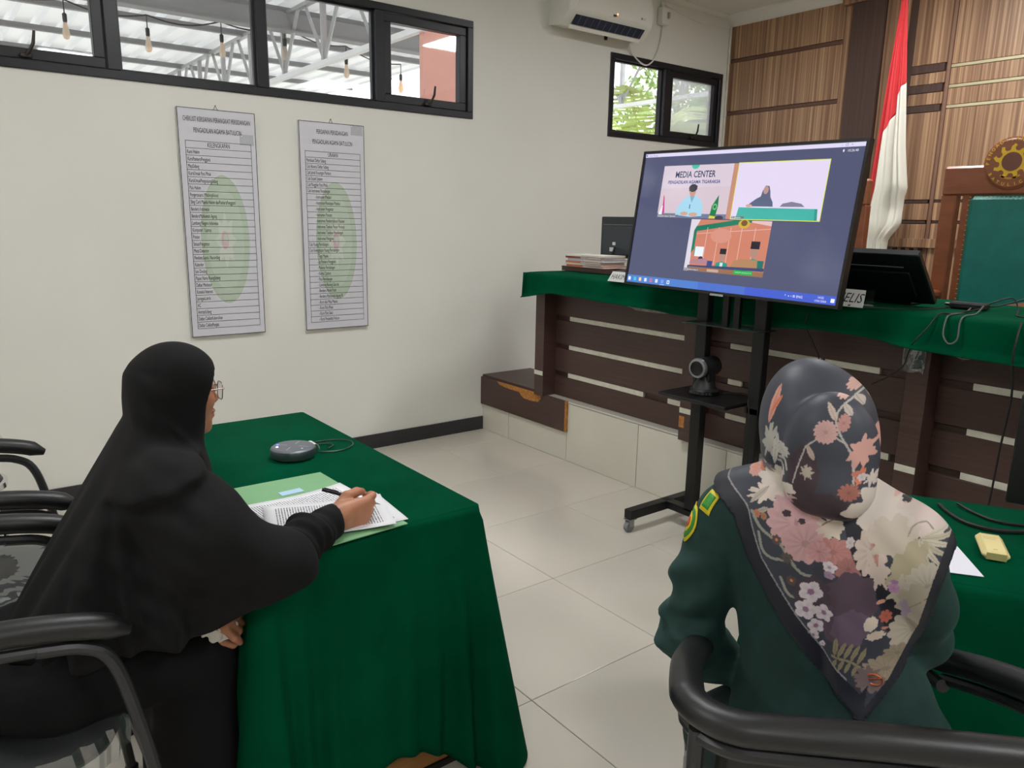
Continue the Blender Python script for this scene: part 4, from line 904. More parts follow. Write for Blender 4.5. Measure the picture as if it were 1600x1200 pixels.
# printed sheets: text lines as a procedural print
def paper_mat():
    m = bpy.data.materials.new('printed_paper'); m.use_nodes = True; nt = m.node_tree; b = nt.nodes['Principled BSDF']; b.inputs['Roughness'].default_value = .8
    tc = nt.nodes.new('ShaderNodeTexCoord'); sx = nt.nodes.new('ShaderNodeSeparateXYZ'); nt.links.new(tc.outputs['Object'], sx.inputs[0])
    def math_(op, a, bb=None, c=None):
        n = nt.nodes.new('ShaderNodeMath'); n.operation = op
        for i,v in enumerate((a,bb,c)):
            if v is None: continue
            if isinstance(v,(int,float)): n.inputs[i].default_value = v
            else: nt.links.new(v, n.inputs[i])
        return n.outputs[0]
    ln = math_('FRACT', math_('MULTIPLY', sx.outputs['X'], 150.)); line = math_('LESS_THAN', ln, .42)
    no = nt.nodes.new('ShaderNodeTexNoise'); no.inputs['Scale'].default_value = 1; no.inputs['Detail'].default_value = 1
    mp = nt.nodes.new('ShaderNodeCombineXYZ'); nt.links.new(math_('FLOOR', math_('MULTIPLY', sx.outputs['X'], 150.)), mp.inputs[0]); nt.links.new(math_('MULTIPLY', sx.outputs['Y'], 240.), mp.inputs[1]); nt.links.new(mp.outputs[0], no.inputs['Vector'])
    word = math_('GREATER_THAN', no.outputs['Fac'], .44)
    inx = math_('LESS_THAN', math_('ABSOLUTE', sx.outputs['X']), .122); iny = math_('LESS_THAN', math_('ABSOLUTE', sx.outputs['Y']), .082)
    fac = math_('MULTIPLY', math_('MULTIPLY', line, word), math_('MULTIPLY', inx, iny))
    mx = nt.nodes.new('ShaderNodeMix'); mx.data_type = 'RGBA'; mx.inputs[6].default_value = lin((226,226,230)); mx.inputs[7].default_value = lin((96,98,104)); nt.links.new(fac, mx.inputs[0]); nt.links.new(mx.outputs[2], b.inputs['Base Color']); return m
ppm = paper_mat()
for (lab,x,y,rz,zz,curl) in (('printed sheet lying lowest, poking out beneath the writing hand',.745,1.672,-.10,.004,.0),('printed sheet under the forearm, next to the green folder edge',.705,1.755,.06,.0065,.006),('uppermost printed sheet, under the hand holding the pen',.722,1.668,-.30,.010,.004)):
    o = MB(); o.grid(lambda u,v: ((u-.5)*.297, (v-.5)*.21, curl*(2*u-1)**2+.001*math.sin(7*u)), 12, 8); ob = solidify(o.build('sheet', ppm), .0006); ob.location = (x,y,ZS+zz); ob.rotation_euler = (0,0,rz); tag(ob, lab, 'paper', 'printed sheets on the writing table')
lb = MB().box((0,0,0),(.062,.03,.0006)).build('sticker', mat('pale_blue_label',(176,206,232),.6)); lb.location = (.72,1.90,ZS+.0035); lb.rotation_euler = (0,0,.05); tag(lb, 'small pale blue label stuck on the green folder', 'label')
# ---- things on the right table
def on2(p): return p
wp = MB().prism([(-.10,-.1),(.155,-.06),(-.05,.14),(-.17,.10)],0,.0012,lambda u,v,h:(u,v,h)).build('paper', mat('white_paper',(222,221,232),.8), smooth=False); wp.location = (1.80,.665,ZS+.001); tag(wp, 'blank white sheet on the right green table', 'paper')
q1, q2, q3 = Vector((1.731,.574)), Vector((1.935,.752)), Vector((1.67,.66)); wp.data.clear_geometry()
s = MB(); s.prism([(1.731-1.80,.574-.665),(1.936-1.80,.752-.665),(1.86-1.80,.86-.665),(1.665-1.80,.665-.665)],0,.0012,lambda u,v,h:(u,v,h)); s2 = s.mesh('paper', smooth=False); s2.materials.append(mat('white_paper',(222,221,232),.8)); wp.data = s2
pass
dv = thing('pocket_device', 'cream yellow plastic pocket device lying on the right green table', 'device', (1.895,.622,ZS), math.radians(-151))
cy = mat('cream_yellow_plastic',(228,212,150),.4)
s = MB(); s.b2((-.062,-.028,0),(.062,.028,.022),bev=.009); s.build('body', cy, dv)
s = MB(); s.b2((.0615,-.02,.003),(.0632,.02,.019)); s.build('end_cap', mat('olive_plastic',(176,170,112),.4), dv)
p = Print(); p.rect(-.052,-.018,-.049,.018,(150,120,70)); p.rect(-.03,-.016,-.028,.012,(196,170,120)); p.rect(-.02,-.016,-.018,.008,(196,170,120)); p.rect(.045,-.006,.047,.003,(110,80,60)); p.build('print', ink, lambda u,v,d: (u,v,.0222+d*.3), dv)
cable('black cable bunch lying at the far edge of the right table', [(2.10,.83,ZS+.004),(2.06,.79,ZS+.004),(2.02,.73,ZS+.004),(2.03,.66,ZS+.004),(2.10,.60,ZS+.004),(2.2,.5,ZS+.004)], .005)
cable('thin cable crossing behind the cream device on the right table', [(2.14,.80,ZS+.006),(2.11,.74,ZS+.003),(2.10,.68,ZS+.003),(2.15,.60,ZS+.003),(2.2,.54,ZS+.003)], .004)
pcx = thing('computer_monitor', 'black monitor edge cut off by the right picture edge', 'monitor', (2.14,.690,ZS), math.radians(20))
MB().b2((-.015,-.42,.05),(.015,.0,.33),bev=.004).build('screen', scr_dark, pcx); MB().b2((-.09,-.33,0),(.09,-.10,.012),bev=.004).build('foot', scr_dark, pcx); MB().b2((.005,-.24,.012),(.03,-.18,.2)).build('neck', scr_dark, pcx)
ms = thing('computer_mouse', 'dark mouse at the right picture edge on the green table', 'mouse', (1.90,.515,ZS), .4)
MB().lathe([(0,.030),(.012,.029),(.022,.024),(.029,.014),(.03,.0)],(0,0,0),20).build('shell', blk, ms); ms.scale = (1.6,1,1)
# ================================================================== tub chairs with wrap-around rail
pad = mat('black_vinyl', (26,26,28), .42, bump=.1, bscale=300, spec=.5); tubem = mat('dark_grey_tube', (52,52,54), .4, metal=.3)
wrap = thin_glass('plastic_wrap', (232,236,236), .22, haze=.08)
def rail_path(dz=0., droop=0., taper=0.):
    """arm tip - rounded corner - straight back - corner - arm tip"""
    h, bx, rc = .29, -.29, .095; half = [(.25,h-taper,.722-droop),(.20,h-.9*taper,.746-droop*.95),(.12,h-.7*taper,.766-droop*.8),(.02,h-.4*taper,.780-droop*.5),(-.10,h-.1*taper,.788-droop*.15)]
    for i in range(7): a = PI/2+PI/2*i/6; half.append((bx+rc+rc*math.cos(a), h-rc+rc*math.sin(a), .790+.012*i/6))
    half += [(bx-.004,.12,.805),(bx-.006,.05,.807)]
    return [(x,y,z+dz) for x,y,z in half]+[(x,-y,z+dz) for x,y,z in half[::-1]]
def tub_chair(lab, loc, rz, droop=0., taper=0.):
    r = thing('tub_chair', lab, 'chair', loc, rz, 'black tub chairs')
    pth = spline(rail_path(0,droop,taper), 120); k = len(pth); rr = [.0235*min(1,.45+.55*min(i,k-1-i)/3.) for i in range(k)]
    MB().tube(pth, rr, 14, flat=1.15).build('rail_pad', pad, r, angle=60)
    MB().tube(spline(rail_path(-.040,droop,taper)[2:-2], 100), .011, 10).build('rail_tube', tubem, r)
    for sg in (-1,1):
        yf = sg*(.29-taper*.8); MB().tube(spline([(.10,yf,.728-droop*.85),(.17,yf,.712-droop*.9),(.215,yf,.672-droop),(.245,yf,.56),(.275,yf,.38),(.315,yf,.012)],24),.0125,10).build('front_leg', tubem, r)
        MB().tube(spline([(-.245,sg*.278,.765),(-.248,sg*.278,.55),(-.252,sg*.278,.38),(-.27,sg*.28,.012)],20),.0125,10).build('back_leg', tubem, r)
        for x,y in ((.315,.29-taper*.8),(-.27,.28)): MB().lathe([(.016,0),(.017,.02),(.013,.024)],(x,sg*y,0),12).build('foot_cap', blk, r)
    s = MB(); s.grid(lambda u,v: (-.265+.05*abs(2*u-1)**4, .235*(1-2*u), .50+.265*v), 30, 10); solidify(s.build('backrest', pad, r, angle=70), .035)
    s = MB()
    def seat(u,v):
        a = 2*PI*u; sq = lambda c: abs(c)**.6*(1 if c > 0 else -1); R_ = [.0,.16,.225,.235,.225,.16,.0][min(6,int(round(v*6)))]; z = [.475,.473,.462,.44,.418,.41,.41][min(6,int(round(v*6)))]
        return (R_*sq(math.cos(a))+.02, R_*sq(math.sin(a)), z)
    s.grid(seat, 40, 7, closed_u=True); s.build('seat', pad, r, angle=60)
    s = MB()
    def wrapf(u,v):
        a = 2*PI*u; sq = lambda c: abs(c)**.6*(1 if c > 0 else -1); R_ = (.10,.19,.238,.247,.243)[min(4,int(round(v*4)))]; z = (.481,.479,.468,.44,.40)[min(4,int(round(v*4)))]
        w_ = .004*math.sin(23*a)+.003*math.sin(41*a+2)
        return ((R_+w_)*sq(math.cos(a))+.02, (R_+w_)*sq(math.sin(a)), z+.004*math.sin(17*a)*(v > .6))
    s.grid(wrapf, 120, 5, closed_u=True); s.build('plastic_wrap', wrap, r, angle=20)
    MB().tube([(.275,.288-taper*.8,.39),(.275,-.288+taper*.8,.39)],.010,8).build('seat_bar', tubem, r); MB().tube([(-.252,.278,.39),(-.252,-.278,.39)],.010,8).build('seat_bar', tubem, r)
    return r
O2 = Vector((1.153,.656,0)); AZ2 = math.radians(18)
tc1 = tub_chair('black tub chair under the person in black at the writing table', (-.02,1.75,0), 0)
tc2 = copy_tree(tc1, None, (.0,2.50,0), .02, 'empty black tub chair at the far left beyond the person in black')
tc3 = tub_chair('black tub chair under the person in the floral headscarf', (1.192,.584,0), math.radians(45), .085, .10)
chrome = mat('chrome', (225,225,228), .12, metal=1.)
def stool(lab, z0):
    r = thing('round_stool', lab, 'stool', (.0,3.58,z0), 0, 'stacked stools')
    MB().lathe([(0,.45),(.12,.448),(.155,.437),(.165,.42),(.165,.405),(0,.405)],(0,0,0),36).build('cushion', pad, r)
    MB().lathe([(.165,.40),(.176,.402),(.176,.424),(.168,.426)],(0,0,0),36).build('rim', chrome, r)
    for k in range(4):
        a = PI/4+k*PI/2; MB().tube([(.12*math.cos(a),.12*math.sin(a),.41),(.2*math.cos(a),.2*math.sin(a),.0)],.011,8).build('leg', chrome, r)
    return r
stool('black round stool with chrome rim, lower of the stack by the wall', 0.0); stool('black round stool with chrome rim, upper of the stack by the wall', .17)
# ================================================================== flower print and dark fold of the headscarf, (across, height) on the cloth in metres
PAINT = [
 ('b', 0.0082, 1.1086, 0.026, 0.046, 0, 0.05, (66, 52, 60)),
 ('b', 0.0002, 1.0695, 0.034, 0.028, 0, 0.05, (66, 52, 60)),
 ('b', 0.0484, 1.0698, 0.034, 0.022, 0, 0.05, (60, 48, 56)),
 ('s', [(0.0758, 1.2454), (0.0644, 1.2359), (0.0497, 1.2208), (0.0451, 1.2031), (0.0558, 1.1797), (0.0709, 1.1571), (0.0779, 1.1332), (0.0815, 1.1084)], 0.003, (176, 172, 166)),
 ('s', [(0.0478, 1.1772), (0.0614, 1.1696), (0.0717, 1.1583)], 0.0022, (176, 172, 166)),
 ('s', [(0.0242, 1.17), (0.0094, 1.156), (0.0049, 1.1426), (-0.0007, 1.1205), (-0.0052, 1.0951)], 0.0024, (176, 172, 166)),
 ('s', [(0.0823, 1.1003), (0.0964, 1.0953), (0.104, 1.0827)], 0.002, (176, 172, 166)),
 ('f', 0.0468, 1.2403, 0.012, 0.012, 12, 0.3, (206, 166, 156), None),
 ('f', 0.0343, 1.182, 0.018, 0.018, 16, 0.22, (200, 160, 156), None),
 ('f', 0.0566, 1.1979, 0.009, 0.014, 12, 0.3, (188, 138, 132), None),
 ('b', 0.0852, 1.1578, 0.014, 0.022, -0.3, 0.2, (206, 158, 148)),
 ('f', 0.0772, 1.0972, 0.015, 0.014, 12, 0.3, (164, 104, 94), None),
 ('b', 0.0882, 1.122, 0.005, 0.013, -0.2, 0.12, (206, 122, 92)),
 ('f', 0.0843, 1.1243, 0.008, 0.005, 8, 0.3, (196, 120, 100), None),
 ('l', 0.0292, 1.2237, 0.0474, 1.1984, 0.009, (196, 176, 164)),
 ('l', 0.0512, 1.224, 0.0655, 1.2084, 0.009, (190, 176, 166)),
 ('l', 0.0102, 1.1582, 0.0237, 1.1368, 0.009, (186, 166, 156)),
 ('b', 0.0151, 1.1174, 0.009, 0.009, 0, 0.25, (176, 164, 152)),
 ('l', 0.057, 1.2545, 0.0716, 1.235, 0.007, (200, 190, 180)),
 ('l', 0.0688, 1.2444, 0.0891, 1.22, 0.006, (190, 182, 176)),
 ('l', 0.0718, 1.2419, 0.0796, 1.2264, 0.005, (190, 182, 176)),
 ('l', -0.0594, 1.2302, -0.069, 1.1653, 0.013, (206, 146, 128)),
 ('l', -0.052, 1.2146, -0.0666, 1.1849, 0.007, (206, 120, 92)),
 ('b', -0.0617, 1.1408, 0.013, 0.024, -0.1, 0.25, (168, 164, 158)),
 ('l', -0.0478, 1.1562, -0.0491, 1.1022, 0.011, (186, 182, 176)),
 ('f', -0.0338, 1.1353, 0.017, 0.012, 9, 0.4, (186, 182, 176), None),
 ('s', [(-0.0404, 1.119), (-0.0267, 1.1239), (-0.0195, 1.1103)], 0.004, (180, 176, 170)),
 ('s', [(-0.0418, 1.1123), (-0.0297, 1.1126), (-0.0246, 1.1007)], 0.004, (180, 176, 170)),
 ('b', 0.102, 1.1178, 0.007, 0.01, 0, 0.3, (206, 192, 186)),
 ('f', 0.0901, 1.1204, 0.006, 0.006, 6, 0.3, (196, 186, 190), None),
 ('b', 0.1329, 1.0903, 0.02, 0.03, -0.2, 0.15, (190, 102, 108)),
 ('s', [(0.1234, 1.1052), (0.1343, 1.0927), (0.1298, 1.0715)], 0.002, (214, 150, 150)),
 ('s', [(0.1338, 1.1125), (0.1429, 1.0926), (0.1406, 1.068)], 0.002, (214, 150, 150)),
 ('b', 0.1515, 1.1065, 0.014, 0.016, 0, 0.2, (190, 180, 172)),
 ('b', -0.0403, 1.0729, 0.04, 0.026, -0.15, 0.22, (206, 196, 186)),
 ('b', -0.0607, 1.0499, 0.026, 0.012, 0.3, 0.3, (214, 200, 190)),
 ('f', -0.091, 1.0768, 0.013, 0.012, 9, 0.25, (206, 152, 142), (214, 140, 100)),
 ('f', -0.077, 1.0842, 0.007, 0.007, 7, 0.3, (196, 120, 90), None),
 ('b', -0.0704, 1.0921, 0.02, 0.007, -0.1, 0.3, (120, 112, 120)),
 ('l', -0.0828, 1.0282, -0.0546, 1.0621, 0.01, (190, 178, 168)),
 ('l', -0.0684, 1.0185, -0.0467, 1.0304, 0.008, (170, 164, 150)),
 ('f', -0.0671, 1.0155, 0.007, 0.007, 7, 0.3, (190, 120, 86), None),
 ('f', -0.0536, 1.0155, 0.006, 0.006, 6, 0.3, (170, 120, 90), None),
 ('s', [(-0.0766, 1.0164), (-0.0561, 0.9962), (-0.0326, 0.9858), (-0.0167, 0.977), (0.0112, 0.9433), (0.0333, 0.9369)], 0.005, (150, 150, 140)),
 ('s', [(-0.0585, 0.9878), (-0.049, 0.9614), (-0.0338, 0.9524), (-0.0116, 0.9543)], 0.005, (150, 150, 140)),
 ('s', [(-0.0326, 0.9858), (-0.0161, 1.0033), (-0.011, 0.9916)], 0.004, (150, 150, 140)),
 ('s', [(-0.0148, 0.9223), (0.0017, 0.8961), (0.0353, 0.8958)], 0.005, (156, 152, 142)),
 ('s', [(0.0375, 0.8932), (0.0722, 0.9099), (0.0883, 0.9344), (0.1094, 0.9494)], 0.004, (120, 108, 106)),
 ('f', -0.0037, 1.0195, 0.046, 0.04, 13, 0.2, (204, 164, 166), None),
 ('f', 0.0185, 0.991, 0.04, 0.034, 12, 0.22, (200, 158, 160), None),
 ('b', -0.0101, 1.0457, 0.024, 0.026, 0, 0.2, (198, 160, 164)),
 ('f', -0.0166, 1.0313, 0.008, 0.006, 5, 0.3, (60, 44, 52), None),
 ('f', 0.0085, 1.0247, 0.006, 0.005, 5, 0.3, (70, 50, 56), None),
 ('b', 0.0221, 1.0535, 0.03, 0.014, -0.3, 0.1, (66, 52, 60)),
 ('b', 0.0515, 1.0231, 0.02, 0.017, 0.4, 0.2, (206, 192, 178)),
 ('s', [(0.0382, 1.0239), (0.052, 1.0358)], 0.002, (120, 96, 96)),
 ('f', 0.0606, 0.9877, 0.03, 0.022, 12, 0.25, (184, 128, 124), None),
 ('f', 0.0836, 0.9616, 0.02, 0.02, 11, 0.25, (164, 112, 110), None),
 ('f', 0.0386, 0.9815, 0.02, 0.018, 9, 0.3, (196, 146, 148), None),
 ('f', -0.0265, 0.9853, 0.009, 0.009, 7, 0.3, (92, 80, 76), (212, 132, 84)),
 ('f', 0.0023, 0.9219, 0.009, 0.009, 7, 0.3, (92, 80, 76), (212, 132, 84)),
 ('f', -0.0081, 0.9597, 0.01, 0.01, 9, 0.5, (92, 84, 80), None),
 ('s', [(0.0744, 1.0507), (0.0868, 1.0179), (0.1016, 0.9805), (0.1209, 0.9498), (0.1407, 0.9143), (0.1525, 0.8709)], 0.026, (34, 34, 44)),  # dark of the shawl's central fold, painted in as a navy strip
 ('b', 0.0848, 0.8957, 0.04, 0.062, -0.25, 0.05, (86, 70, 84)),
 ('b', 0.0362, 0.9071, 0.028, 0.03, 0, 0.08, (74, 62, 72)),
 ('b', 0.0958, 0.8615, 0.026, 0.032, -0.2, 0.06, (104, 86, 104)),
 ('f', 0.033, 0.9105, 0.019, 0.019, 5, 0.32, (216, 204, 212), (150, 110, 140)),
 ('f', 0.0282, 0.878, 0.018, 0.018, 5, 0.32, (216, 204, 212), (150, 110, 140)),
 ('f', 0.0553, 0.8793, 0.015, 0.015, 5, 0.32, (216, 204, 212), (150, 110, 140)),
 ('f', 0.0454, 0.8526, 0.013, 0.013, 5, 0.32, (216, 204, 212), (150, 110, 140)),
 ('f', 0.0431, 0.835, 0.009, 0.009, 5, 0.32, (216, 204, 212), (150, 110, 140)),
 ('f', 0.0579, 0.8235, 0.005, 0.005, 5, 0.32, (216, 204, 212), (150, 110, 140)),
 ('f', 0.0576, 0.9614, 0.012, 0.01, 5, 0.35, (222, 212, 216), (170, 140, 170)),
 ('f', 0.0581, 0.9476, 0.009, 0.007, 5, 0.3, (170, 140, 170), None),
 ('f', 0.0811, 1.0039, 0.006, 0.01, 7, 0.3, (200, 188, 188), None),
 ('l', 0.0788, 0.8444, 0.0784, 0.8109, 0.008, (146, 136, 108)),
 ('s', [(0.0747, 0.8096), (0.0997, 0.8057), (0.1213, 0.7941)], 0.004, (146, 136, 108)),
 ('l', 0.0825, 0.808, 0.0926, 0.8384, 0.007, (146, 136, 108)),
 ('l', 0.0825, 0.808, 0.0769, 0.7879, 0.006, (146, 136, 108)),
 ('l', 0.092, 0.8072, 0.102, 0.8374, 0.007, (146, 136, 108)),
 ('l', 0.092, 0.8072, 0.0865, 0.7872, 0.006, (146, 136, 108)),
 ('l', 0.1016, 0.8053, 0.1115, 0.8355, 0.007, (146, 136, 108)),
 ('l', 0.1016, 0.8053, 0.0962, 0.7853, 0.006, (146, 136, 108)),
 ('l', 0.1114, 0.8013, 0.1211, 0.8314, 0.007, (146, 136, 108)),
 ('l', 0.1114, 0.8013, 0.106, 0.7814, 0.006, (146, 136, 108)),
 ('b', 0.135, 1.0589, 0.058, 0.046, -0.2, 0.12, (206, 196, 186)),
 ('b', 0.1691, 1.0831, 0.038, 0.036, 0, 0.1, (204, 190, 182)),
 ('b', 0.1828, 1.0632, 0.024, 0.04, 0, 0.1, (206, 188, 182)),
 ('b', 0.1461, 1.0883, 0.026, 0.02, -0.2, 0.2, (206, 164, 160)),
 ('b', 0.1721, 1.0993, 0.016, 0.026, -0.5, 0.2, (212, 172, 168)),
 ('s', [(0.157, 1.088), (0.1761, 1.079), (0.1976, 1.0476)], 0.003, (190, 176, 166)),
 ('f', 0.1455, 1.0714, 0.01, 0.006, 7, 0.3, (60, 56, 60), None),
 ('f', 0.1109, 0.9936, 0.024, 0.042, 12, 0.25, (204, 186, 176), None),
 ('b', 0.1222, 0.971, 0.014, 0.034, 0.2, 0.2, (208, 190, 182)),
 ('l', 0.1077, 1.0235, 0.1222, 0.971, 0.009, (190, 140, 128)),
 ('b', 0.1369, 1.0192, 0.034, 0.03, 0, 0.15, (198, 186, 172)),
 ('s', [(0.1559, 1.0245), (0.1608, 1.0397), (0.1751, 1.0455), (0.1859, 1.0367)], 0.002, (150, 140, 126)),
 ('l', 0.1695, 1.0222, 0.2165, 1.0443, 0.008, (196, 188, 172)),
 ('l', 0.1695, 1.0222, 0.2186, 1.0287, 0.008, (182, 174, 152)),
 ('l', 0.1695, 1.0222, 0.2173, 1.0126, 0.008, (196, 188, 172)),
 ('l', 0.1695, 1.0222, 0.2125, 0.997, 0.008, (182, 174, 152)),
 ('l', 0.1695, 1.0222, 0.2046, 0.983, 0.008, (196, 188, 172)),
 ('l', 0.1695, 1.0222, 0.194, 0.9717, 0.008, (182, 174, 152)),
 ('l', 0.1695, 1.0222, 0.1815, 0.9639, 0.008, (196, 188, 172)),
 ('b', 0.1618, 0.9727, 0.022, 0.048, -0.25, 0.12, (176, 166, 140)),
 ('b', 0.1591, 0.936, 0.018, 0.026, -0.2, 0.2, (190, 182, 166)),
 ('f', 0.1916, 0.9465, 0.034, 0.044, 16, 0.18, (190, 182, 168), None),
 ('b', 0.1824, 0.9179, 0.03, 0.034, 0, 0.12, (178, 170, 152)),
 ('s', [(0.1672, 0.9024), (0.1865, 0.9193), (0.2007, 0.9393)], 0.002, (146, 138, 120)),
 ('s', [(0.1687, 0.8893), (0.1868, 0.9019), (0.1991, 0.9184)], 0.002, (146, 138, 120)),
 ('f', 0.1782, 0.8591, 0.034, 0.04, 14, 0.2, (186, 176, 160), None),
 ('b', 0.1905, 0.8845, 0.02, 0.03, 0, 0.15, (182, 172, 156)),
 ('l', 0.1648, 0.8858, 0.1859, 0.8514, 0.01, (160, 148, 130)),
 ('f', 0.1467, 0.9392, 0.009, 0.01, 5, 0.3, (196, 150, 190), None),
 ('f', 0.1471, 0.9507, 0.006, 0.005, 5, 0.3, (170, 130, 168), None),
 ('f', 0.1669, 0.8981, 0.006, 0.007, 5, 0.3, (170, 140, 170), None),
 ('f', 0.1603, 0.9104, 0.005, 0.007, 5, 0.3, (180, 150, 180), None),
 ('b', 0.1639, 0.9012, 0.005, 0.02, 0, 0.1, (166, 150, 170)),
 ('f', 0.1403, 0.8857, 0.009, 0.012, 7, 0.35, (184, 100, 84), None),
 ('l', 0.1256, 0.9071, 0.1379, 0.9155, 0.007, (216, 160, 140)),
 ('l', 0.1355, 0.8648, 0.146, 0.8664, 0.005, (206, 140, 120)),
 ('b', 0.1222, 0.8718, 0.009, 0.013, -0.2, 0.05, (214, 200, 184)),
 ('b', 0.1306, 0.8523, 0.013, 0.007, 0.4, 0.1, (206, 190, 172)),
 ('f', 0.1501, 0.7968, 0.034, 0.022, 14, 0.25, (160, 146, 126), None),
 ('f', 0.1326, 0.7743, 0.022, 0.016, 10, 0.3, (126, 108, 106), None),
 ('f', 0.1616, 0.8208, 0.02, 0.016, 9, 0.3, (150, 136, 116), None),
 ('b', 0.1269, 0.7853, 0.016, 0.014, 0, 0.2, (120, 104, 104)),
]
# ================================================================== people
def skin_mat(name, rgb):
    m = mat(name, rgb, .48, var=.05, vscale=30, bump=.06, bscale=500); b = m.node_tree.nodes['Principled BSDF']
    b.inputs['Subsurface Weight'].default_value = .12; b.inputs['Subsurface Radius'].default_value = (.012,.005,.003); b.inputs['Subsurface Scale'].default_value = .5; return m
skin = skin_mat('warm_skin', (178,122,92))
def frame_pts(P, o, a, b, n):
    """coordinates of P in the frame o; axes a, b, n"""
    d = P-np.asarray(o, np.float32); return np.stack([d@np.asarray(a, np.float32), d@np.asarray(b, np.float32), d@np.asarray(n, np.float32)], -1)
def unit(v): v = np.asarray(v, float); return v/np.linalg.norm(v)
FIST = {'index': [(.078,.026,0),(.108,.026,.020),(.117,.016,.043),(.113,.006,.062)], 'middle': [(.082,.009,0),(.106,.006,.020),(.098,.0,.044),(.076,-.002,.046)],
        'ring': [(.079,-.009,0),(.100,-.012,.018),(.090,-.015,.041),(.066,-.013,.040)], 'pinky': [(.071,-.025,0),(.090,-.028,.014),(.081,-.029,.033),(.060,-.027,.032)],
        'thumb': [(.012,.014,.018),(.046,.034,.034),(.082,.030,.050),(.104,.019,.064)]}
RELAX = {'index': [(.082,.026,0),(.116,.030,.010),(.134,.030,.026),(.144,.028,.042)], 'middle': [(.086,.009,0),(.122,.010,.012),(.142,.009,.030),(.150,.008,.048)],
         'ring': [(.082,-.009,0),(.115,-.011,.012),(.134,-.012,.030),(.141,-.012,.046)], 'pinky': [(.074,-.025,0),(.098,-.030,.010),(.112,-.032,.024),(.118,-.032,.036)],
         'thumb': [(.012,.016,.014),(.044,.042,.024),(.072,.052,.034),(.094,.050,.042)]}
def hand_sdf(Q, pose, s=1.0):
    Q = Q/s
    d = sd_cone(Q, (-.05,0,0), (.01,0,0), .025, .025); d = smin(d, sd_cone(Q, (-.03,.006,0), (.01,.006,.002), .024, .026), .01)
    for k,off in (('index',.016),('middle',.006),('ring',-.006),('pinky',-.016)):
        d = smin(d, sd_cone(Q, (.008,off,.004), pose[k][0], .019, .0135), .012)
    d = smin(d, sd_cone(Q, (.02,.012,.012), (.05,.016,.012), .020, .016), .015)
    rr = {'index': (.0115,.0098,.0086,.0074), 'middle': (.0118,.010,.0088,.0076), 'ring': (.0112,.0096,.0084,.0072), 'pinky': (.0100,.0086,.0076,.0066), 'thumb': (.0165,.0135,.0112,.0092)}
    for k in pose: d = smin(d, sd_chain(Q, pose[k], rr[k], .004), .005)
    return d*s
def head_sdf(Q, s=1.0):
    """Q: x forward, y left, z up, origin in the middle of the skull"""
    Q = Q/s; A = np.abs(Q[...,1]); M = np.stack([Q[...,0], A, Q[...,2]], -1)
    d = sd_ell(Q, (-.012,0,.024), (.094,.073,.088)); d = smin(d, sd_ell(Q, (.034,0,-.03), (.056,.056,.084)), .03)
    d = smin(d, sd_ell(Q, (.073,0,-.092), (.021,.022,.017)), .022)                       # chin
    d = smin(d, sd_ell(M, (.062,.034,-.018), (.022,.020,.022)), .02)                     # cheeks
    d = smin(d, sd_ell(Q, (.074,0,.034), (.018,.044,.010)), .016)                        # brow
    d = smax(d, -sd_ell(M, (.098,.031,.014), (.016,.017,.012)), .010)                    # eye sockets
    d = smin(d, sd_ell(M, (.076,.031,.014), (.0125,.0125,.0125)), .003)                  # eyeballs behind lids
    d = smin(d, sd_cone(Q, (.085,0,.012), (.103,0,-.020), .0060, .0095), .008)           # nose
    d = smin(d, sd_ell(M, (.093,.0095,-.025), (.010,.0075,.007)), .006)                   # nostrils
    d = smin(d, sd_ell(Q, (.092,0,-.0500), (.010,.021,.0062)), .006); d = smin(d, sd_ell(Q, (.0905,0,-.0625), (.010,.018,.0068)), .006); d = smin(d, sd_ell(Q, (.078,0,-.076), (.012,.022,.014)), .012)   # lips
    d = smin(d, sd_ell(M, (-.01,.076,.0), (.016,.007,.028)), .006)                        # ears
    d = smin(d, sd_cone(Q, (-.02,0,-.05), (-.05,0,-.19), .052, .058), .03)
    return d*s
def yawR(a): c, s = math.cos(a), math.sin(a); return (c,s,0.), (-s,c,0.), (0.,0.,1.)
def obj_sdf(name, fn, lo, hi, res, m, parent, it=1):
    V, Q = sdf_mesh(name, fn, lo, hi, res, it); return link_mesh(name, arr_mesh(name, V, Q), m, parent)

# ------------------------------------------------------------------ person in black at the writing table (local = world - (0.10,1.75,0))
p1o = np.array((.10,1.75,0.)); p1 = thing('person', 'person in long black veil and glasses writing at the green table', 'person', tuple(p1o))
def w1(*p): return tuple(np.array(p)-p1o)
def wl(L): return [w1(*p) for p in L]
hc1 = w1(.408,1.752,1.098); hy1 = math.radians(7); hs1 = .90
tl1 = math.radians(4); 
def head_frame(P, c, az, pitch):
    f = (math.cos(az)*math.cos(pitch), math.sin(az)*math.cos(pitch), -math.sin(pitch)); l = (-math.sin(az), math.cos(az), 0); u = tuple(np.cross(f, l)); return frame_pts(P, c, f, l, u)
rw = w1(.703,1.578,.789); ra = unit((1,.05,.03)); rn = unit((.0,1,.12)); rn = unit(rn-ra*(rn@ra)); rb = np.cross(rn, ra); rb = rb if rb[2] > 0 else -rb
lw = w1(.405,1.640,.640); la = unit((.62,-.70,-.36)); ln_ = unit((.35,.1,-1)); ln_ = unit(ln_-la*(ln_@la)); lb_ = np.cross(ln_, la)
RARM = wl([(.335,1.575,.93),(.40,1.500,.835),(.512,1.468,.758),(.60,1.525,.785),(.695,1.577,.789)]); LARM = wl([(.335,1.925,.93),(.31,1.955,.80),(.28,1.90,.69),(.34,1.77,.672),(.403,1.643,.641)])
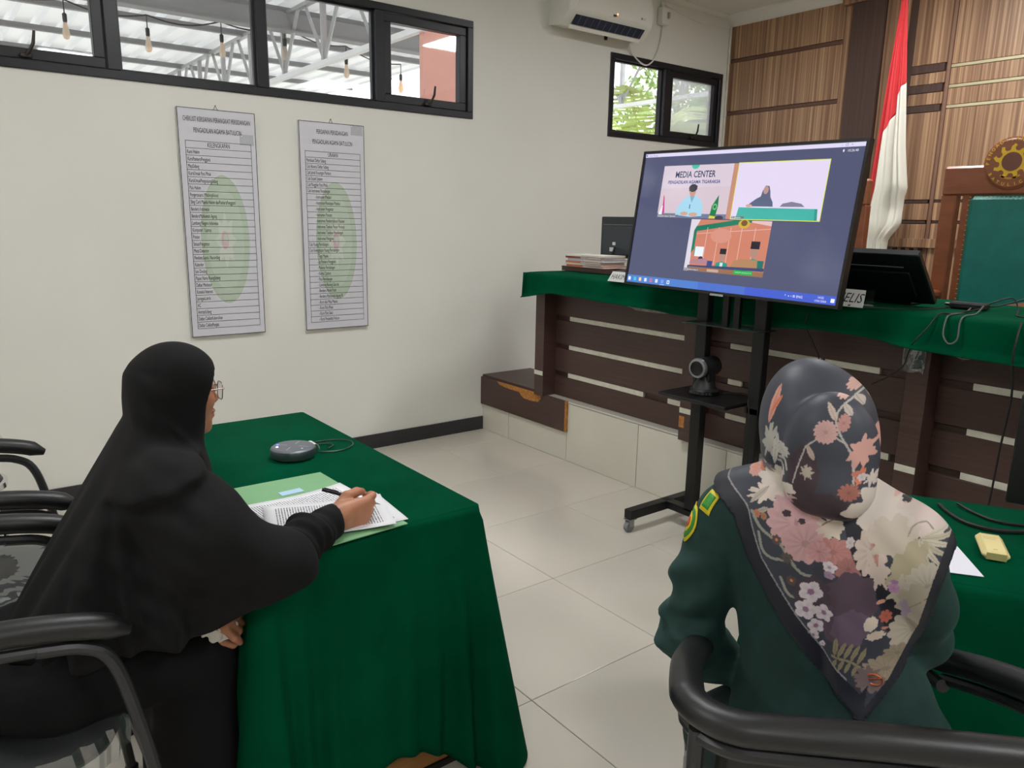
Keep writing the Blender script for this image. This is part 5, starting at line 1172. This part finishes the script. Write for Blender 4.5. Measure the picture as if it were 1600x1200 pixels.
def body1(P):
    d = head_sdf(head_frame(P, hc1, hy1, tl1), hs1)
    d = smin(d, sd_cone(P, w1(.34,1.75,.92), w1(.16,1.75,.55), .09, .11), .05); d = smin(d, sd_cone(P, w1(.335,1.61,.93), w1(.335,1.89,.93), .05, .05), .04)
    d = smin(d, sd_chain(P, RARM, (.045,.042,.036,.031,.024)), .03); d = smin(d, sd_chain(P, LARM, (.045,.042,.036,.031,.024)), .03)
    for sg in (-1,1): d = smin(d, sd_chain(P, wl([(.13,1.75+sg*.085,.53),(.40,1.75+sg*.085,.51),(.41,1.75+sg*.085,.10),(.46,1.75+sg*.085,.04)]), (.07,.055,.042,.032)), .03)
    return d
h_r = sdf_mesh('h', lambda P: hand_sdf(frame_pts(P, rw, ra, rb, rn), FIST), np.array(rw)-.06, np.array(rw)+np.array((.15,.09,.07)), .0024, 2)
h_l = sdf_mesh('h', lambda P: hand_sdf(frame_pts(P, lw, la, lb_, ln_), FIST, .95), np.array(lw)-.14, np.array(lw)+.14, .003, 2)
f_h = sdf_mesh('h', lambda P: head_sdf(head_frame(P, hc1, hy1, tl1), hs1), np.array(hc1)-np.array((.12,.10,.15)), np.array(hc1)+.125, .003, 1)
b_c = sdf_mesh('b', lambda P: np.maximum(body1(P), -(sd_ell(P, hc1, (.14,.12,.11)))), w1(-.02,1.5,0)-np.array((.05,.05,.0)), w1(.8,2.06,1.06), .012, 2)
link_mesh('body', arr_mesh('body', *join_arr([b_c, f_h, h_r, h_l])), skin, p1)
black_cloth = mat('black_crepe', (13,13,14), .85, var=.12, vscale=40, bump=.15, bscale=700, sheen=.06, sheen_rough=.5, sheen_tint=(70,70,76), spec=.25)
black_dress = mat('black_dress_cloth', (13,13,15), .85, bump=.12, bscale=700, sheen=.08, sheen_tint=(60,60,66), spec=.2)
def veil(P):
    Q = head_frame(P, hc1, hy1, tl1); x, y, z = P[...,0], P[...,1], P[...,2]
    hd = sd_ell(Q, (.0,0,.026), (.096,.082,.089)); hd = smin(hd, sd_ell(Q, (.010,0,-.04), (.066,.069,.074)), .03)
    d = smin(hd, sd_cone(P, w1(.392,1.752,1.03), w1(.365,1.75,.955), .064, .095), .03)
    d = smin(d, sd_cone(P, w1(.345,1.60,.930), w1(.345,1.90,.930), .066, .066), .05)
    Y = P*np.array((1,.82,1), np.float32)
    d = smin(d, sd_cone(Y, w1(.33,1.75,.90), w1(.28,1.75,.66), .135, .19), .05)
    d = smin(d, sd_cone(Y, w1(.352,1.75,1.085), w1(.17,1.75,.74), .064, .125), .05)
    d = smin(d, sd_cone(Y, w1(.18,1.75,.74), w1(.15,1.75,.60), .125, .15), .06)
    d = smin(d, sd_chain(P, RARM[:3], (.078,.080,.074), .03), .06); d = smin(d, sd_cone(P, RARM[2], (np.array(RARM[2])*.72+np.array(RARM[3])*.28), .070, .060), .03); d = smin(d, sd_cone(P, RARM[2], w1(.45,1.52,.68), .068, .055), .05); d = smin(d, sd_chain(P, LARM[:3], (.075,.08,.075), .03), .06)
    d = smin(d, sd_cone(P, w1(.40,1.56,.86), w1(.40,1.555,.68), .080, .085), .06)
    # long drapes falling from head and shoulder, straight fall of the cloth behind
    ang = np.arctan2(y, x-.20); w = np.clip((.98-z)/.35, 0, 1); lean = (z-.8)*(x-.25)
    dr = .011*np.sin(ang*10+1.0+lean*20)+.0075*np.sin(ang*19+2.2-lean*14)+.003*np.sin(ang*33+z*5)
    d = d+w*dr*np.clip((.42-x)/.1,.25,1)
    el = np.sqrt((x-RARM[2][0])**2+(y-RARM[2][1])**2+(z-RARM[2][2])**2); d = d+.004*np.sin(el*70+ang*3)*np.clip(1-el/.22,0,1)
    # hood edge: a soft roll running from the nape down to the chest, and gathers behind the ear
    roll = z-(.985+.28*(x-.30)); nr = np.clip((.34-x)/.04,0,1); d = d-.009*np.exp(-(roll/.015)**2)*nr+.008*np.exp(-((roll+.030)/.015)**2)*nr; dg = (z-1.02)+1.25*(x-.30); d = d-.005*np.exp(-(dg/.010)**2)*np.clip((1.07-z)/.03,0,1)*np.clip((z-.965)/.02,0,1)
    d = d+.002*np.sin(Q[...,2]*95+Q[...,0]*60)*np.clip((-Q[...,0]-.03)/.05,0,1)*(Q[...,2] < .06)
    xb = .205-(1.045-z)*.62; xb = np.where(z > 1.045, .207, xb); d = smax(d, (xb+np.where(y > 0, 1.7, .35)*y*y+.006*np.sin(y*55+z*6)*np.clip((1.0-z)/.2,0,1)-x)*.85, .02)
    face = sd_ell(Q, (.116,0,-.020), (.092,.090,.096)); d = smax(d, -face, .005)
    hem = .615+.115*np.clip((x-.22)/.18,0,1)+.008*np.sin(x*30+y*18)
    d = smax(d, hem-z, .012)
    return np.maximum(d, -(sd_cone(P, w1(.34,1.75,.85), w1(.20,1.75,.50), .06, .10)))
obj_sdf('veil', veil, w1(-.12,1.35,.55), w1(.66,2.09,1.24), .0055, black_cloth, p1, 1)
def dress(P):
    Y = P*np.array((1,.85,1), np.float32)
    d = sd_cone(Y, w1(.33,1.75,.80), w1(.22,1.75,.60), .10, .15)
    d = smin(d, sd_ell(P, w1(.10,1.75,.565), (.17,.215,.115)), .06)
    for sg in (-1,1): d = smin(d, sd_chain(P, wl([(.13,1.75+sg*.085,.535),(.395,1.75+sg*.09,.515),(.405,1.75+sg*.09,.12)]), (.09,.082,.10), .04), .06)
    d = smin(d, sd_cone(P, w1(.38,1.75,.52), w1(.39,1.75,.12), .085, .11), .06)
    ang = P[...,1]; d = d+.007*np.sin(ang*48+P[...,2]*6)*np.clip((.5-P[...,2])/.2,0,1)+.004*np.sin(P[...,0]*40+ang*15)*np.clip((.62-P[...,2])/.2,0,1)
    xb = .205-(1.045-P[...,2])*.62; d = np.where(P[...,2] > .62, smax(d, (xb+.035-P[...,0])*.85, .02), d)
    return np.maximum(d, .035-P[...,2])
obj_sdf('dress', dress, w1(-.1,1.49,.02), w1(.53,2.01,.95), .009, black_dress, p1, 1)
def sleeve(A, cuffr, hand_o, hand_a, seed):
    A_ = [np.array(p) for p in A]
    def fn(P):
        d = sd_chain(P, A[1:], (.060,.056,.047,cuffr), .03); t = ((P-A_[2])@(A_[4]-A_[2]))/((A_[4]-A_[2])@(A_[4]-A_[2])); t1 = ((P-A_[0])@(A_[2]-A_[0]))/((A_[2]-A_[0])@(A_[2]-A_[0]))
        d = d+.0042*np.sin(t*19+P[...,2]*30+seed)*np.clip(t*3,0,1)*np.clip((1-t)*3,0,1)+.003*np.sin(t*41+P[...,1]*60)*np.clip((1-t)*2.5,0,1)+.003*np.sin(t1*26+P[...,2]*20)*(t < 0)
        d = smax(d, ((P-np.asarray(hand_o))@np.asarray(hand_a))-.004, .003)
        return np.maximum(d, -sd_cone(P, np.asarray(hand_o)-np.asarray(hand_a)*.05, np.asarray(hand_o)+np.asarray(hand_a)*.03, cuffr-.006, cuffr-.004))
    return fn
obj_sdf('sleeve', sleeve(RARM, .041, np.array(rw)-ra*.002, ra, 0.), w1(.25,1.36,.66), w1(.76,1.68,1.02), .0045, black_cloth, p1, 1)
obj_sdf('sleeve', sleeve(LARM, .040, np.array(lw)-la*.002, la, 2.), w1(.18,1.66,.48), w1(.52,2.08,1.02), .006, black_cloth, p1, 1)
for sg in (-1,1): obj_sdf('shoe', lambda P: np.maximum(sd_chain(P, wl([(.38,1.75+sg*.09,.035),(.45,1.75+sg*.095,.032),(.52,1.75+sg*.10,.026)]), (.042,.042,.030)), -P[...,2]+.002), w1(.3,1.6,-.01), w1(.58,1.9,.12), .006, mat('black_shoe',(14,14,15),.5), p1)
# glasses
gl = thing('eyeglasses', 'thin metal framed glasses worn by the person in black', 'glasses', tuple(np.array(hc1)+p1o))
gf = mat('thin_metal_frame', (120,96,90), .3, metal=.7)
_f = (math.cos(hy1)*math.cos(tl1), math.sin(hy1)*math.cos(tl1), -math.sin(tl1)); _l = (-math.sin(hy1), math.cos(hy1), 0); _u = tuple(np.cross(_f,_l))
def G(x,y,z): return tuple(hs1*(x*np.array(_f)+y*np.array(_l)+z*np.array(_u)))
for sg in (-1,1):
    ring = [G(.109-.012*abs(math.cos(a)*.022+.030)/.05, sg*(.033+.027*(abs(math.cos(a))**.7)*(1 if math.cos(a)>0 else -1)), .006+.022*(abs(math.sin(a))**.75)*(1 if math.sin(a)>0 else -1)) for a in np.linspace(0,2*PI,29)[:-1]]
    fo_ = MB().tube(ring, .0011, 6, closed=True).build('rim', gf, gl); MB().add(ring, [tuple(range(len(ring)))]).build('lens', thin_glass('spectacle_lens',(240,242,244),.10), fo_)
    MB().tube([G(.099,sg*.059,.016),(G(.098,sg*.066,.016)),G(.04,sg*.074,.014),G(-.01,sg*.076,.006)], .0012, 6).build('temple', gf, gl)
MB().tube([G(.104,.009,.012),G(.108,0,.015),G(.104,-.009,.012)], .0011, 6).build('bridge', gf, gl)
# pen held in the writing hand
tipp, backp = np.array((.851,1.637,.776)), np.array((.712,1.673,.834)); pd = unit(backp-tipp); Lp = float(np.linalg.norm(backp-tipp))
pn = thing('pen', 'black and clear ballpoint pen held in the writing hand', 'pen', tuple(tipp))
def pen(t0,t1,r0,r1,nm,m): MB().tube([tuple(pd*t0),tuple(pd*t1)],[r0,r1],10).build(nm, m, pn)
pen(0,.004,.0006,.001,'nib',brass); pen(.004,.022,.0012,.0038,'tip_cone',mat('pen_grey',(150,150,150),.3)); pen(.022,.10,.004,.004,'barrel',mat('pen_barrel',(176,178,178),.25)); pen(.10,Lp,.0048,.0046,'cap',mat('pen_black',(20,20,22),.35))
MB().tube([tuple(pd*(Lp-.004)+np.array((0,-.003,.006))),tuple(pd*(Lp-.04)+np.array((0,-.003,.006)))],.0014,6).build('clip', mat('pen_black',(20,20,22),.35), pn)
# crumpled tissue in the left hand
def tissue(P):
    q = P; d = sd_ell(q, (0,0,0), (.034,.020,.034)); return d+.010*np.sin(q[...,0]*120+1)*np.sin(q[...,2]*100)+.006*np.sin(q[...,1]*200+q[...,0]*90)
V,Q = sdf_mesh('tissue', tissue, (-.06,-.05,-.06), (.06,.05,.06), .003, 1); V2,Q2 = sdf_mesh('tissue', lambda P: tissue((P-np.array((-.028,.004,.004),np.float32))*np.array((1,1,.8),np.float32)*1.1), (-.09,-.05,-.06), (.05,.05,.07), .003, 1)
o = link_mesh('tissue', arr_mesh('tissue', *join_arr([(V,Q),(V2,Q2)])), mat('white_tissue',(224,222,214),.9)); o.location = (.438,1.588,.594); o.scale = (.72,.72,.72); tag(o, 'crumpled white tissue held in the lap hand beside the table', 'tissue')

# ------------------------------------------------------------------ person in the floral headscarf (local x forward, y left)
p2 = thing('person', 'person in dark green uniform shirt and floral headscarf seen from behind', 'person', tuple(O2), AZ2)
LA2 = [(.0,.138,.968),(-.005,.170,.85),(-.025,.186,.725),(.03,.155,.665),(.065,.122,.632)]; RA2 = [(.01,-.148,.975),(.07,-.17,.86),(.14,-.17,.775),(.26,-.14,.785),(.37,-.10,.80)]
lh_o = np.array(LA2[4]); lh_a = unit((.55,-.35,-.50)); lh_n = unit((-.1,-.2,-1)); lh_n = unit(lh_n-lh_a*(lh_n@lh_a)); lh_b = np.cross(lh_n, lh_a)
rh_o = np.array(RA2[4]); rh_a = unit((.9,.35,-.05)); rh_n = unit((0,.2,-1)); rh_n = unit(rh_n-rh_a*(rh_n@rh_a)); rh_b = -np.cross(rh_n, rh_a)
hc2 = (.03,.0,1.145)
def body2(P):
    d = head_sdf(head_frame(P, hc2, .0, .1), .9); d = smin(d, sd_cone(P, (.01,-.01,.95), (.02,-.06,.57), .065, .07), .04)
    d = smin(d, sd_chain(P, LA2, (.042,.04,.036,.03,.024)), .03); d = smin(d, sd_chain(P, RA2, (.042,.04,.036,.03,.024)), .03)
    for sg in (-1,1): d = smin(d, sd_chain(P, [(.02,sg*.08-.02,.51),(.31,sg*.095,.505),(.32,sg*.09,.10),(.37,sg*.09,.04)], (.062,.05,.042,.032)), .03)
    return d
b_c = sdf_mesh('b', body2, (-.16,-.30,0), (.42,.30,1.27), .012, 2)
h_l2 = sdf_mesh('h', lambda P: hand_sdf(frame_pts(P, lh_o, lh_a, lh_b, lh_n), RELAX, .95), lh_o-.17, lh_o+.17, .003, 2)
h_r2 = sdf_mesh('h', lambda P: hand_sdf(frame_pts(P, rh_o, rh_a, rh_b, rh_n), RELAX, .95), rh_o-.17, rh_o+.17, .004, 2)
link_mesh('body', arr_mesh('body', *join_arr([b_c, h_l2, h_r2])), skin, p2)
green_cloth = mat('dark_green_twill', (30,58,54), .75, var=.08, vscale=30, bump=.15, bscale=900, sheen=.15, sheen_tint=(110,150,140), spec=.3)
def torso2(P):
    Q = P*np.array((1.5,1,1), np.float32)
    d = sd_cone(Q, (0,-.012,.955), (.03,-.055,.60), .138, .140); d = smin(d, sd_cone(Q, (-.01,.108,.985), (-.01,-.140,.985), .062, .062), .06)
    d = smin(d, sd_ell(P, (.01,-.06,.555), (.150,.165,.125)), .08); d = smin(d, sd_ell(P, (.03,-.125,.625), (.12,.125,.13)), .08); d = smin(d, sd_cone(P, (-.005,.0,1.0), (.0,0,1.09), .07, .05), .04)
    return d
def shirt(P):
    d = torso2(P); 
    d = smin(d, sd_chain(P, LA2, (.060,.056,.053,.046,.037), .03), .022); d = smin(d, sd_chain(P, RA2, (.060,.057,.053,.046,.037), .03), .03)
    z, y, x = P[...,2], P[...,1], P[...,0]
    arm = np.clip((y-.12)/.05, 0, 1); d = d+arm*(.0060*np.sin(z*85+y*40+x*30)*np.clip((.95-z)/.08,0,1)+.0045*np.sin(z*150-x*60)*np.clip((.83-z)/.08,0,1))
    d = d+.0045*np.sin(z*46+y*22)*np.clip((-y-.02)/.12,0,1)*np.clip((.86-z)/.12,0,1)+.002*np.sin(y*60+z*20)*np.clip((.85-z)/.2,0,1)
    cl = smax(d, ((P-lh_o)@lh_a)-.002, .003); cl = smax(cl, ((P-rh_o)@rh_a)-.002, .003) if True else cl
    d = np.where((y > .05) & (x > .03) & (z < .72), cl, d); d = np.where((y < -.05) & (x > .25) & (z > .66), smax(d, ((P-rh_o)@rh_a)-.002, .003), d)
    d = smax(d, .50-z, .01)
    return d
sh2 = obj_sdf('shirt', shirt, (-.19,-.31,.47), (.44,.29,1.12), .005, green_cloth, p2, 1)
def legs2(P):
    d = sd_ell(P, (.0,0,.545), (.14,.19,.08))
    for sg in (-1,1): d = smin(d, sd_chain(P, [(.02,sg*.09-.02,.515),(.31,sg*.095,.505),(.32,sg*.09,.06)], (.085,.072,.06), .03), .05)
    return np.maximum(d+.003*np.sin(P[...,2]*60+P[...,1]*30), .05-P[...,2])
obj_sdf('trousers', legs2, (-.16,-.22,.03), (.42,.22,.66), .010, mat('dark_green_trousers',(24,44,42),.8), p2, 1)
for sg in (-1,1): obj_sdf('shoe', lambda P: np.maximum(sd_chain(P, [(.28,sg*.09,.035),(.35,sg*.095,.032),(.42,sg*.10,.026)], (.042,.042,.030)), -P[...,2]+.002), (.2,-.17,-.01), (.48,.17,.12), .006, mat('black_shoe',(14,14,15),.5), p2)
# headscarf: dome, low bun, and triangular shawl over the shoulders
OUT = np.array([(-.176,1.062),(-.158,1.03),(-.1095,1.0),(-.0764,.9303),(-.0138,.8492),(.0528,.7736),(.1294,.7084),(.1676,.7759),(.1962,.8664),(.210,.9591),(.225,1.0464),(.225,1.09),(.18,1.14),(.11,1.17),(0,1.2),(-.09,1.15),(-.17,1.10)])
def poly_sd(u, z, V):
    d = np.full(u.shape, 1e9, np.float32); inside = np.zeros(u.shape, bool); n = len(V)
    for i in range(n):
        a, b = V[i], V[(i+1)%n]; e = b-a; w0, w1_ = u-a[0], z-a[1]; t = np.clip((w0*e[0]+w1_*e[1])/(e@e), 0, 1)
        d = np.minimum(d, (w0-t*e[0])**2+(w1_-t*e[1])**2)
        c = ((a[1] <= z) & (b[1] > z)) | ((b[1] <= z) & (a[1] > z)); xi = a[0]+(z-a[1])*e[0]/(e[1] if abs(e[1]) > 1e-9 else 1e-9); inside ^= c & (u < xi)
    return np.where(inside, -np.sqrt(d), np.sqrt(d))
def scarf(P):
    x, y, z = P[...,0], P[...,1], P[...,2]; u = -y
    dome = sd_ell(P, (.024,.006,1.150), (.104,.092,.104)); dome = smin(dome, sd_ell(P, (.030,.030,1.182), (.080,.070,.084)), .02); dome = smin(dome, sd_ell(P, (.02,.0,1.115), (.094,.088,.07)), .03)
    dome = smin(dome, sd_cone(P, (.03,0,1.11), (.03,.004,1.05), .076, .060), .02)
    dome = dome+.0016*np.sin(u*60+z*30)*np.clip((1.2-z)/.08,0,1)+.0025*np.sin((u+.05)*90-z*40)*np.clip((-u-.01)/.05,0,1)*np.clip((1.17-z)/.06,0,1)
    bun = sd_ell(P, (-.070,-.034,1.135), (.056,.072,.100)); bun = smin(bun, sd_ell(P, (-.092,-.044,1.085), (.042,.064,.044)), .025); bun = bun+.002*np.sin(u*75+z*35)*np.clip((1.11-z)/.04,0,1); dome = smin(dome, bun, .009)
    dome = smax(dome, -sd_ell(P, (.128,0,1.118), (.06,.058,.078)), .006)
    sh = torso2(P)-.013; sh = smin(sh, sd_chain(P, LA2[:2], (.060,.056))-.012, .03); sh = smin(sh, sd_chain(P, RA2[:2], (.060,.056))-.012, .03)
    fold = .007*np.exp(-((u-.060-.35*(1.0-z)*.35)/.014)**2)-.008*np.exp(-((u-.035-.35*(1.0-z)*.35)/.013)**2)+.0035*np.sin(u*55+z*18)*np.clip((1.0-z)/.2,0,1)
    sh = sh-fold*np.clip((1.05-z)/.08,0,1)*(x < .02)
    sh = smax(sh, poly_sd(u, z, OUT)+.0018*np.sin(z*900), .004); sh = smax(sh, x-.075, .01)
    return smin(dome, sh, .005)
V, Q = sdf_mesh('headscarf', scarf, (-.19,-.24,.69), (.16,.21,1.29), .0031, 1)
def subdivide(V, Q):
    """each quad into four, so that the print has room for detail"""
    E = np.sort(np.stack([Q, np.roll(Q,-1,1)], -1).reshape(-1,2), 1); uq, inv = np.unique(E[:,0]*(len(V)+1)+E[:,1], return_inverse=True); n = len(V)
    a = uq//(len(V)+1); b = uq%(len(V)+1); em = .5*(V[a]+V[b]); fc = V[Q].mean(1); ei = inv.reshape(-1,4)+n; fi = np.arange(len(Q))+n+len(uq)
    Vn = np.concatenate([V, em, fc]); Qn = np.concatenate([np.stack([Q[:,k], ei[:,k], fi, ei[:,(k-1)%4]], 1) for k in range(4)]); return Vn, Qn
V, Q = subdivide(V, Q)
def paint(V):
    u, z, x = -V[:,1], V[:,2], V[:,0]; n = len(V); C = np.empty((n,3)); base = np.array(lin((60,63,74))[:3]); C[:] = base
    q = np.random.default_rng(5); ph = q.uniform(0,6.28,64); wob = .0008*np.sin(u*900+ph[0])*np.sin(z*800+ph[1])
    back = x < .055; us = u.copy(); tone0 = 1+.05*np.sin(us*60+z*45+1)
    for e in PAINT:
        k = e[0]
        if k == 'f':
            _,cu,cz,rx,ry,npet,dep,col,cc = e; du, dz = (us-cu)/rx, (z-cz)/ry; r = np.hypot(du,dz); a = np.arctan2(dz,du)
            rad = 1-dep*(.5-.5*np.abs(np.cos(a*npet/2+cu*99)))*1.6; m = (r < rad) & back; c = np.array(lin(col)[:3]); shade = (1-.28*np.clip(1-r,0,1)*(np.cos(a*npet)*.5+.5))[:,None]
            C[m] = (c*shade)[m]
            if cc is not None: m2 = (r < .28) & back; C[m2] = lin(cc)[:3]
            else: m2 = (r < .16) & back; C[m2] = c*.7
        elif k == 'b':
            _,cu,cz,rx,ry,rot,rag,col = e; a, b = us-cu, z-cz; du, dz = (a*math.cos(rot)+b*math.sin(rot))/rx, (-a*math.sin(rot)+b*math.cos(rot))/ry; r = np.hypot(du,dz); an = np.arctan2(dz,du)
            rad = 1+rag*(np.sin(an*7+cu*77)+.6*np.sin(an*13+cz*55)); m = (r < rad) & back; c = np.array(lin(col)[:3]); tone = 1+.07*np.sin(us*130+z*60+ph[3]+2*np.sin(z*50)); C[m] = (c*tone[:,None])[m]
        elif k == 'l':
            _,u0,z0,u1,z1,w,col = e; e2 = np.array((u1-u0,z1-z0)); L = e2@e2; t = ((us-u0)*e2[0]+(z-z0)*e2[1])/L; pd_ = np.abs((us-u0)*e2[1]-(z-z0)*e2[0])/math.sqrt(L)
            m = (t > 0) & (t < 1) & (pd_ < w*.5*np.sin(PI*np.clip(t,0,1))**.7) & back; c = np.array(lin(col)[:3]); C[m] = (c*(1-.25*(pd_ < w*.07))[:,None])[m]
        else:
            _,pts,w,col = e; m = np.zeros(n,bool); sp_ = spline([p+(0,) for p in pts], 6*len(pts))
            for i in range(len(sp_)-1):
                a, b = np.array(sp_[i][:2]), np.array(sp_[i+1][:2]); e2 = b-a; L = e2@e2+1e-12; t = np.clip(((us-a[0])*e2[0]+(z-a[1])*e2[1])/L,0,1)
                m |= ((us-a[0]-t*e2[0])**2+(z-a[1]-t*e2[1])**2) < (w/2)**2
            C[m & back] = lin(col)[:3]
    sd = poly_sd(u, z, OUT); onshawl = (z < 1.10) & ((np.abs(u) > .095) | (z < 1.03))
    m = onshawl & (sd > np.where(u > .13, -.013, -.030)) & (z < 1.085); C[m] = np.array(lin((36,38,48))[:3])
    m = onshawl & (sd > -.0325) & (sd < -.030) & (z < 1.07) & (u < .1); C[m] = np.array(lin((150,146,150))[:3])
    return C
me = arr_mesh('headscarf', V, Q); ca = me.color_attributes.new('Col','FLOAT_COLOR','POINT'); ca.data.foreach_set('color', np.concatenate([paint(V), np.ones((len(V),1))],1).astype(np.float32).ravel())
silk = print_mat('floral_satin', 0, .5, spec=.4)
hs_ = link_mesh('headscarf', me, silk, p2)
# brooch and sleeve badges follow the cloth surface
def drop(fn, o, d, tmax=.3):
    o = np.array(o, float); d = unit(d); t = 0.
    for _ in range(60):
        s_ = float(fn((o+d*t)[None].astype(np.float32))[0]); 
        if s_ < .0006: break
        t += max(s_*.7,.0004)
        if t > tmax: break
    return o+d*t
bro = MB(); bc_ = drop(scarf, (-.30,-.138,.782), (1,0,0))
bro.tube([(bc_[0]-.004,bc_[1]+.011*math.cos(a),bc_[2]+.009*math.sin(a)) for a in np.linspace(0,2*PI,20)[:-1]],.0018,6,closed=True); bro.tube([(bc_[0]-.005,bc_[1]+.014,bc_[2]-.004),(bc_[0]-.005,bc_[1]-.012,bc_[2]+.006)],.0014,6)
bro.build('brooch', mat('copper_brooch',(200,112,78),.3,metal=.7), hs_)
def badge(nm, c, d, w, h, shape, cols):
    d = unit(d); rt = unit(np.cross(d, (0,0,1))); up = np.cross(rt, d); m = MB(); N = 13
    for ci,(sc,col,lift) in enumerate(cols):
        pts = []
        ring = [shape(a) for a in np.linspace(0,2*PI,25)[:-1]]
        V_ = []; F_ = []
        for k,s_ in enumerate((0,.5,1.)):
            for (a,b) in ring: V_.append(drop(shirt, np.array(c)+rt*a*w/2*sc*s_+up*b*h/2*sc*s_-d*.06, d)-d*lift)
        n_ = len(ring)
        for k in range(2):
            for i in range(n_): F_.append((k*n_+i,k*n_+(i+1)%n_,(k+1)*n_+(i+1)%n_,(k+1)*n_+i))
        o = MB().add(V_, F_).build(nm if ci == 0 else nm+'_field', mat('badge_%d_%d_%d'%col, col, .6, bump=.3, bscale=900), sh2); solidify(o, .0012)
def shield(a): x_, y_ = math.cos(a), math.sin(a); return (x_*(.9 if y_ > 0 else .9*(1-(-y_)**2.2*.55)), y_ if y_ < 0 else min(1., y_*1.25)*.8)
def rectb(a): x_, y_ = math.cos(a), math.sin(a); k = 1/max(abs(x_),abs(y_)); return (x_*k*.9, y_*k*.9)
badge('shoulder_badge', (-.02,.188,.952), (.62,-.78,-.05), .062, .082, shield, [(1.,(222,204,40),.0015),(.80,(58,140,60),.0028),(.5,(214,196,48),.004),(.28,(196,70,44),.005)])
badge('name_tab', (-.045,.162,1.004), (.55,-.6,-.58), .030, .046, rectb, [(1.,(222,204,40),.0015),(.66,(60,150,60),.0028)])
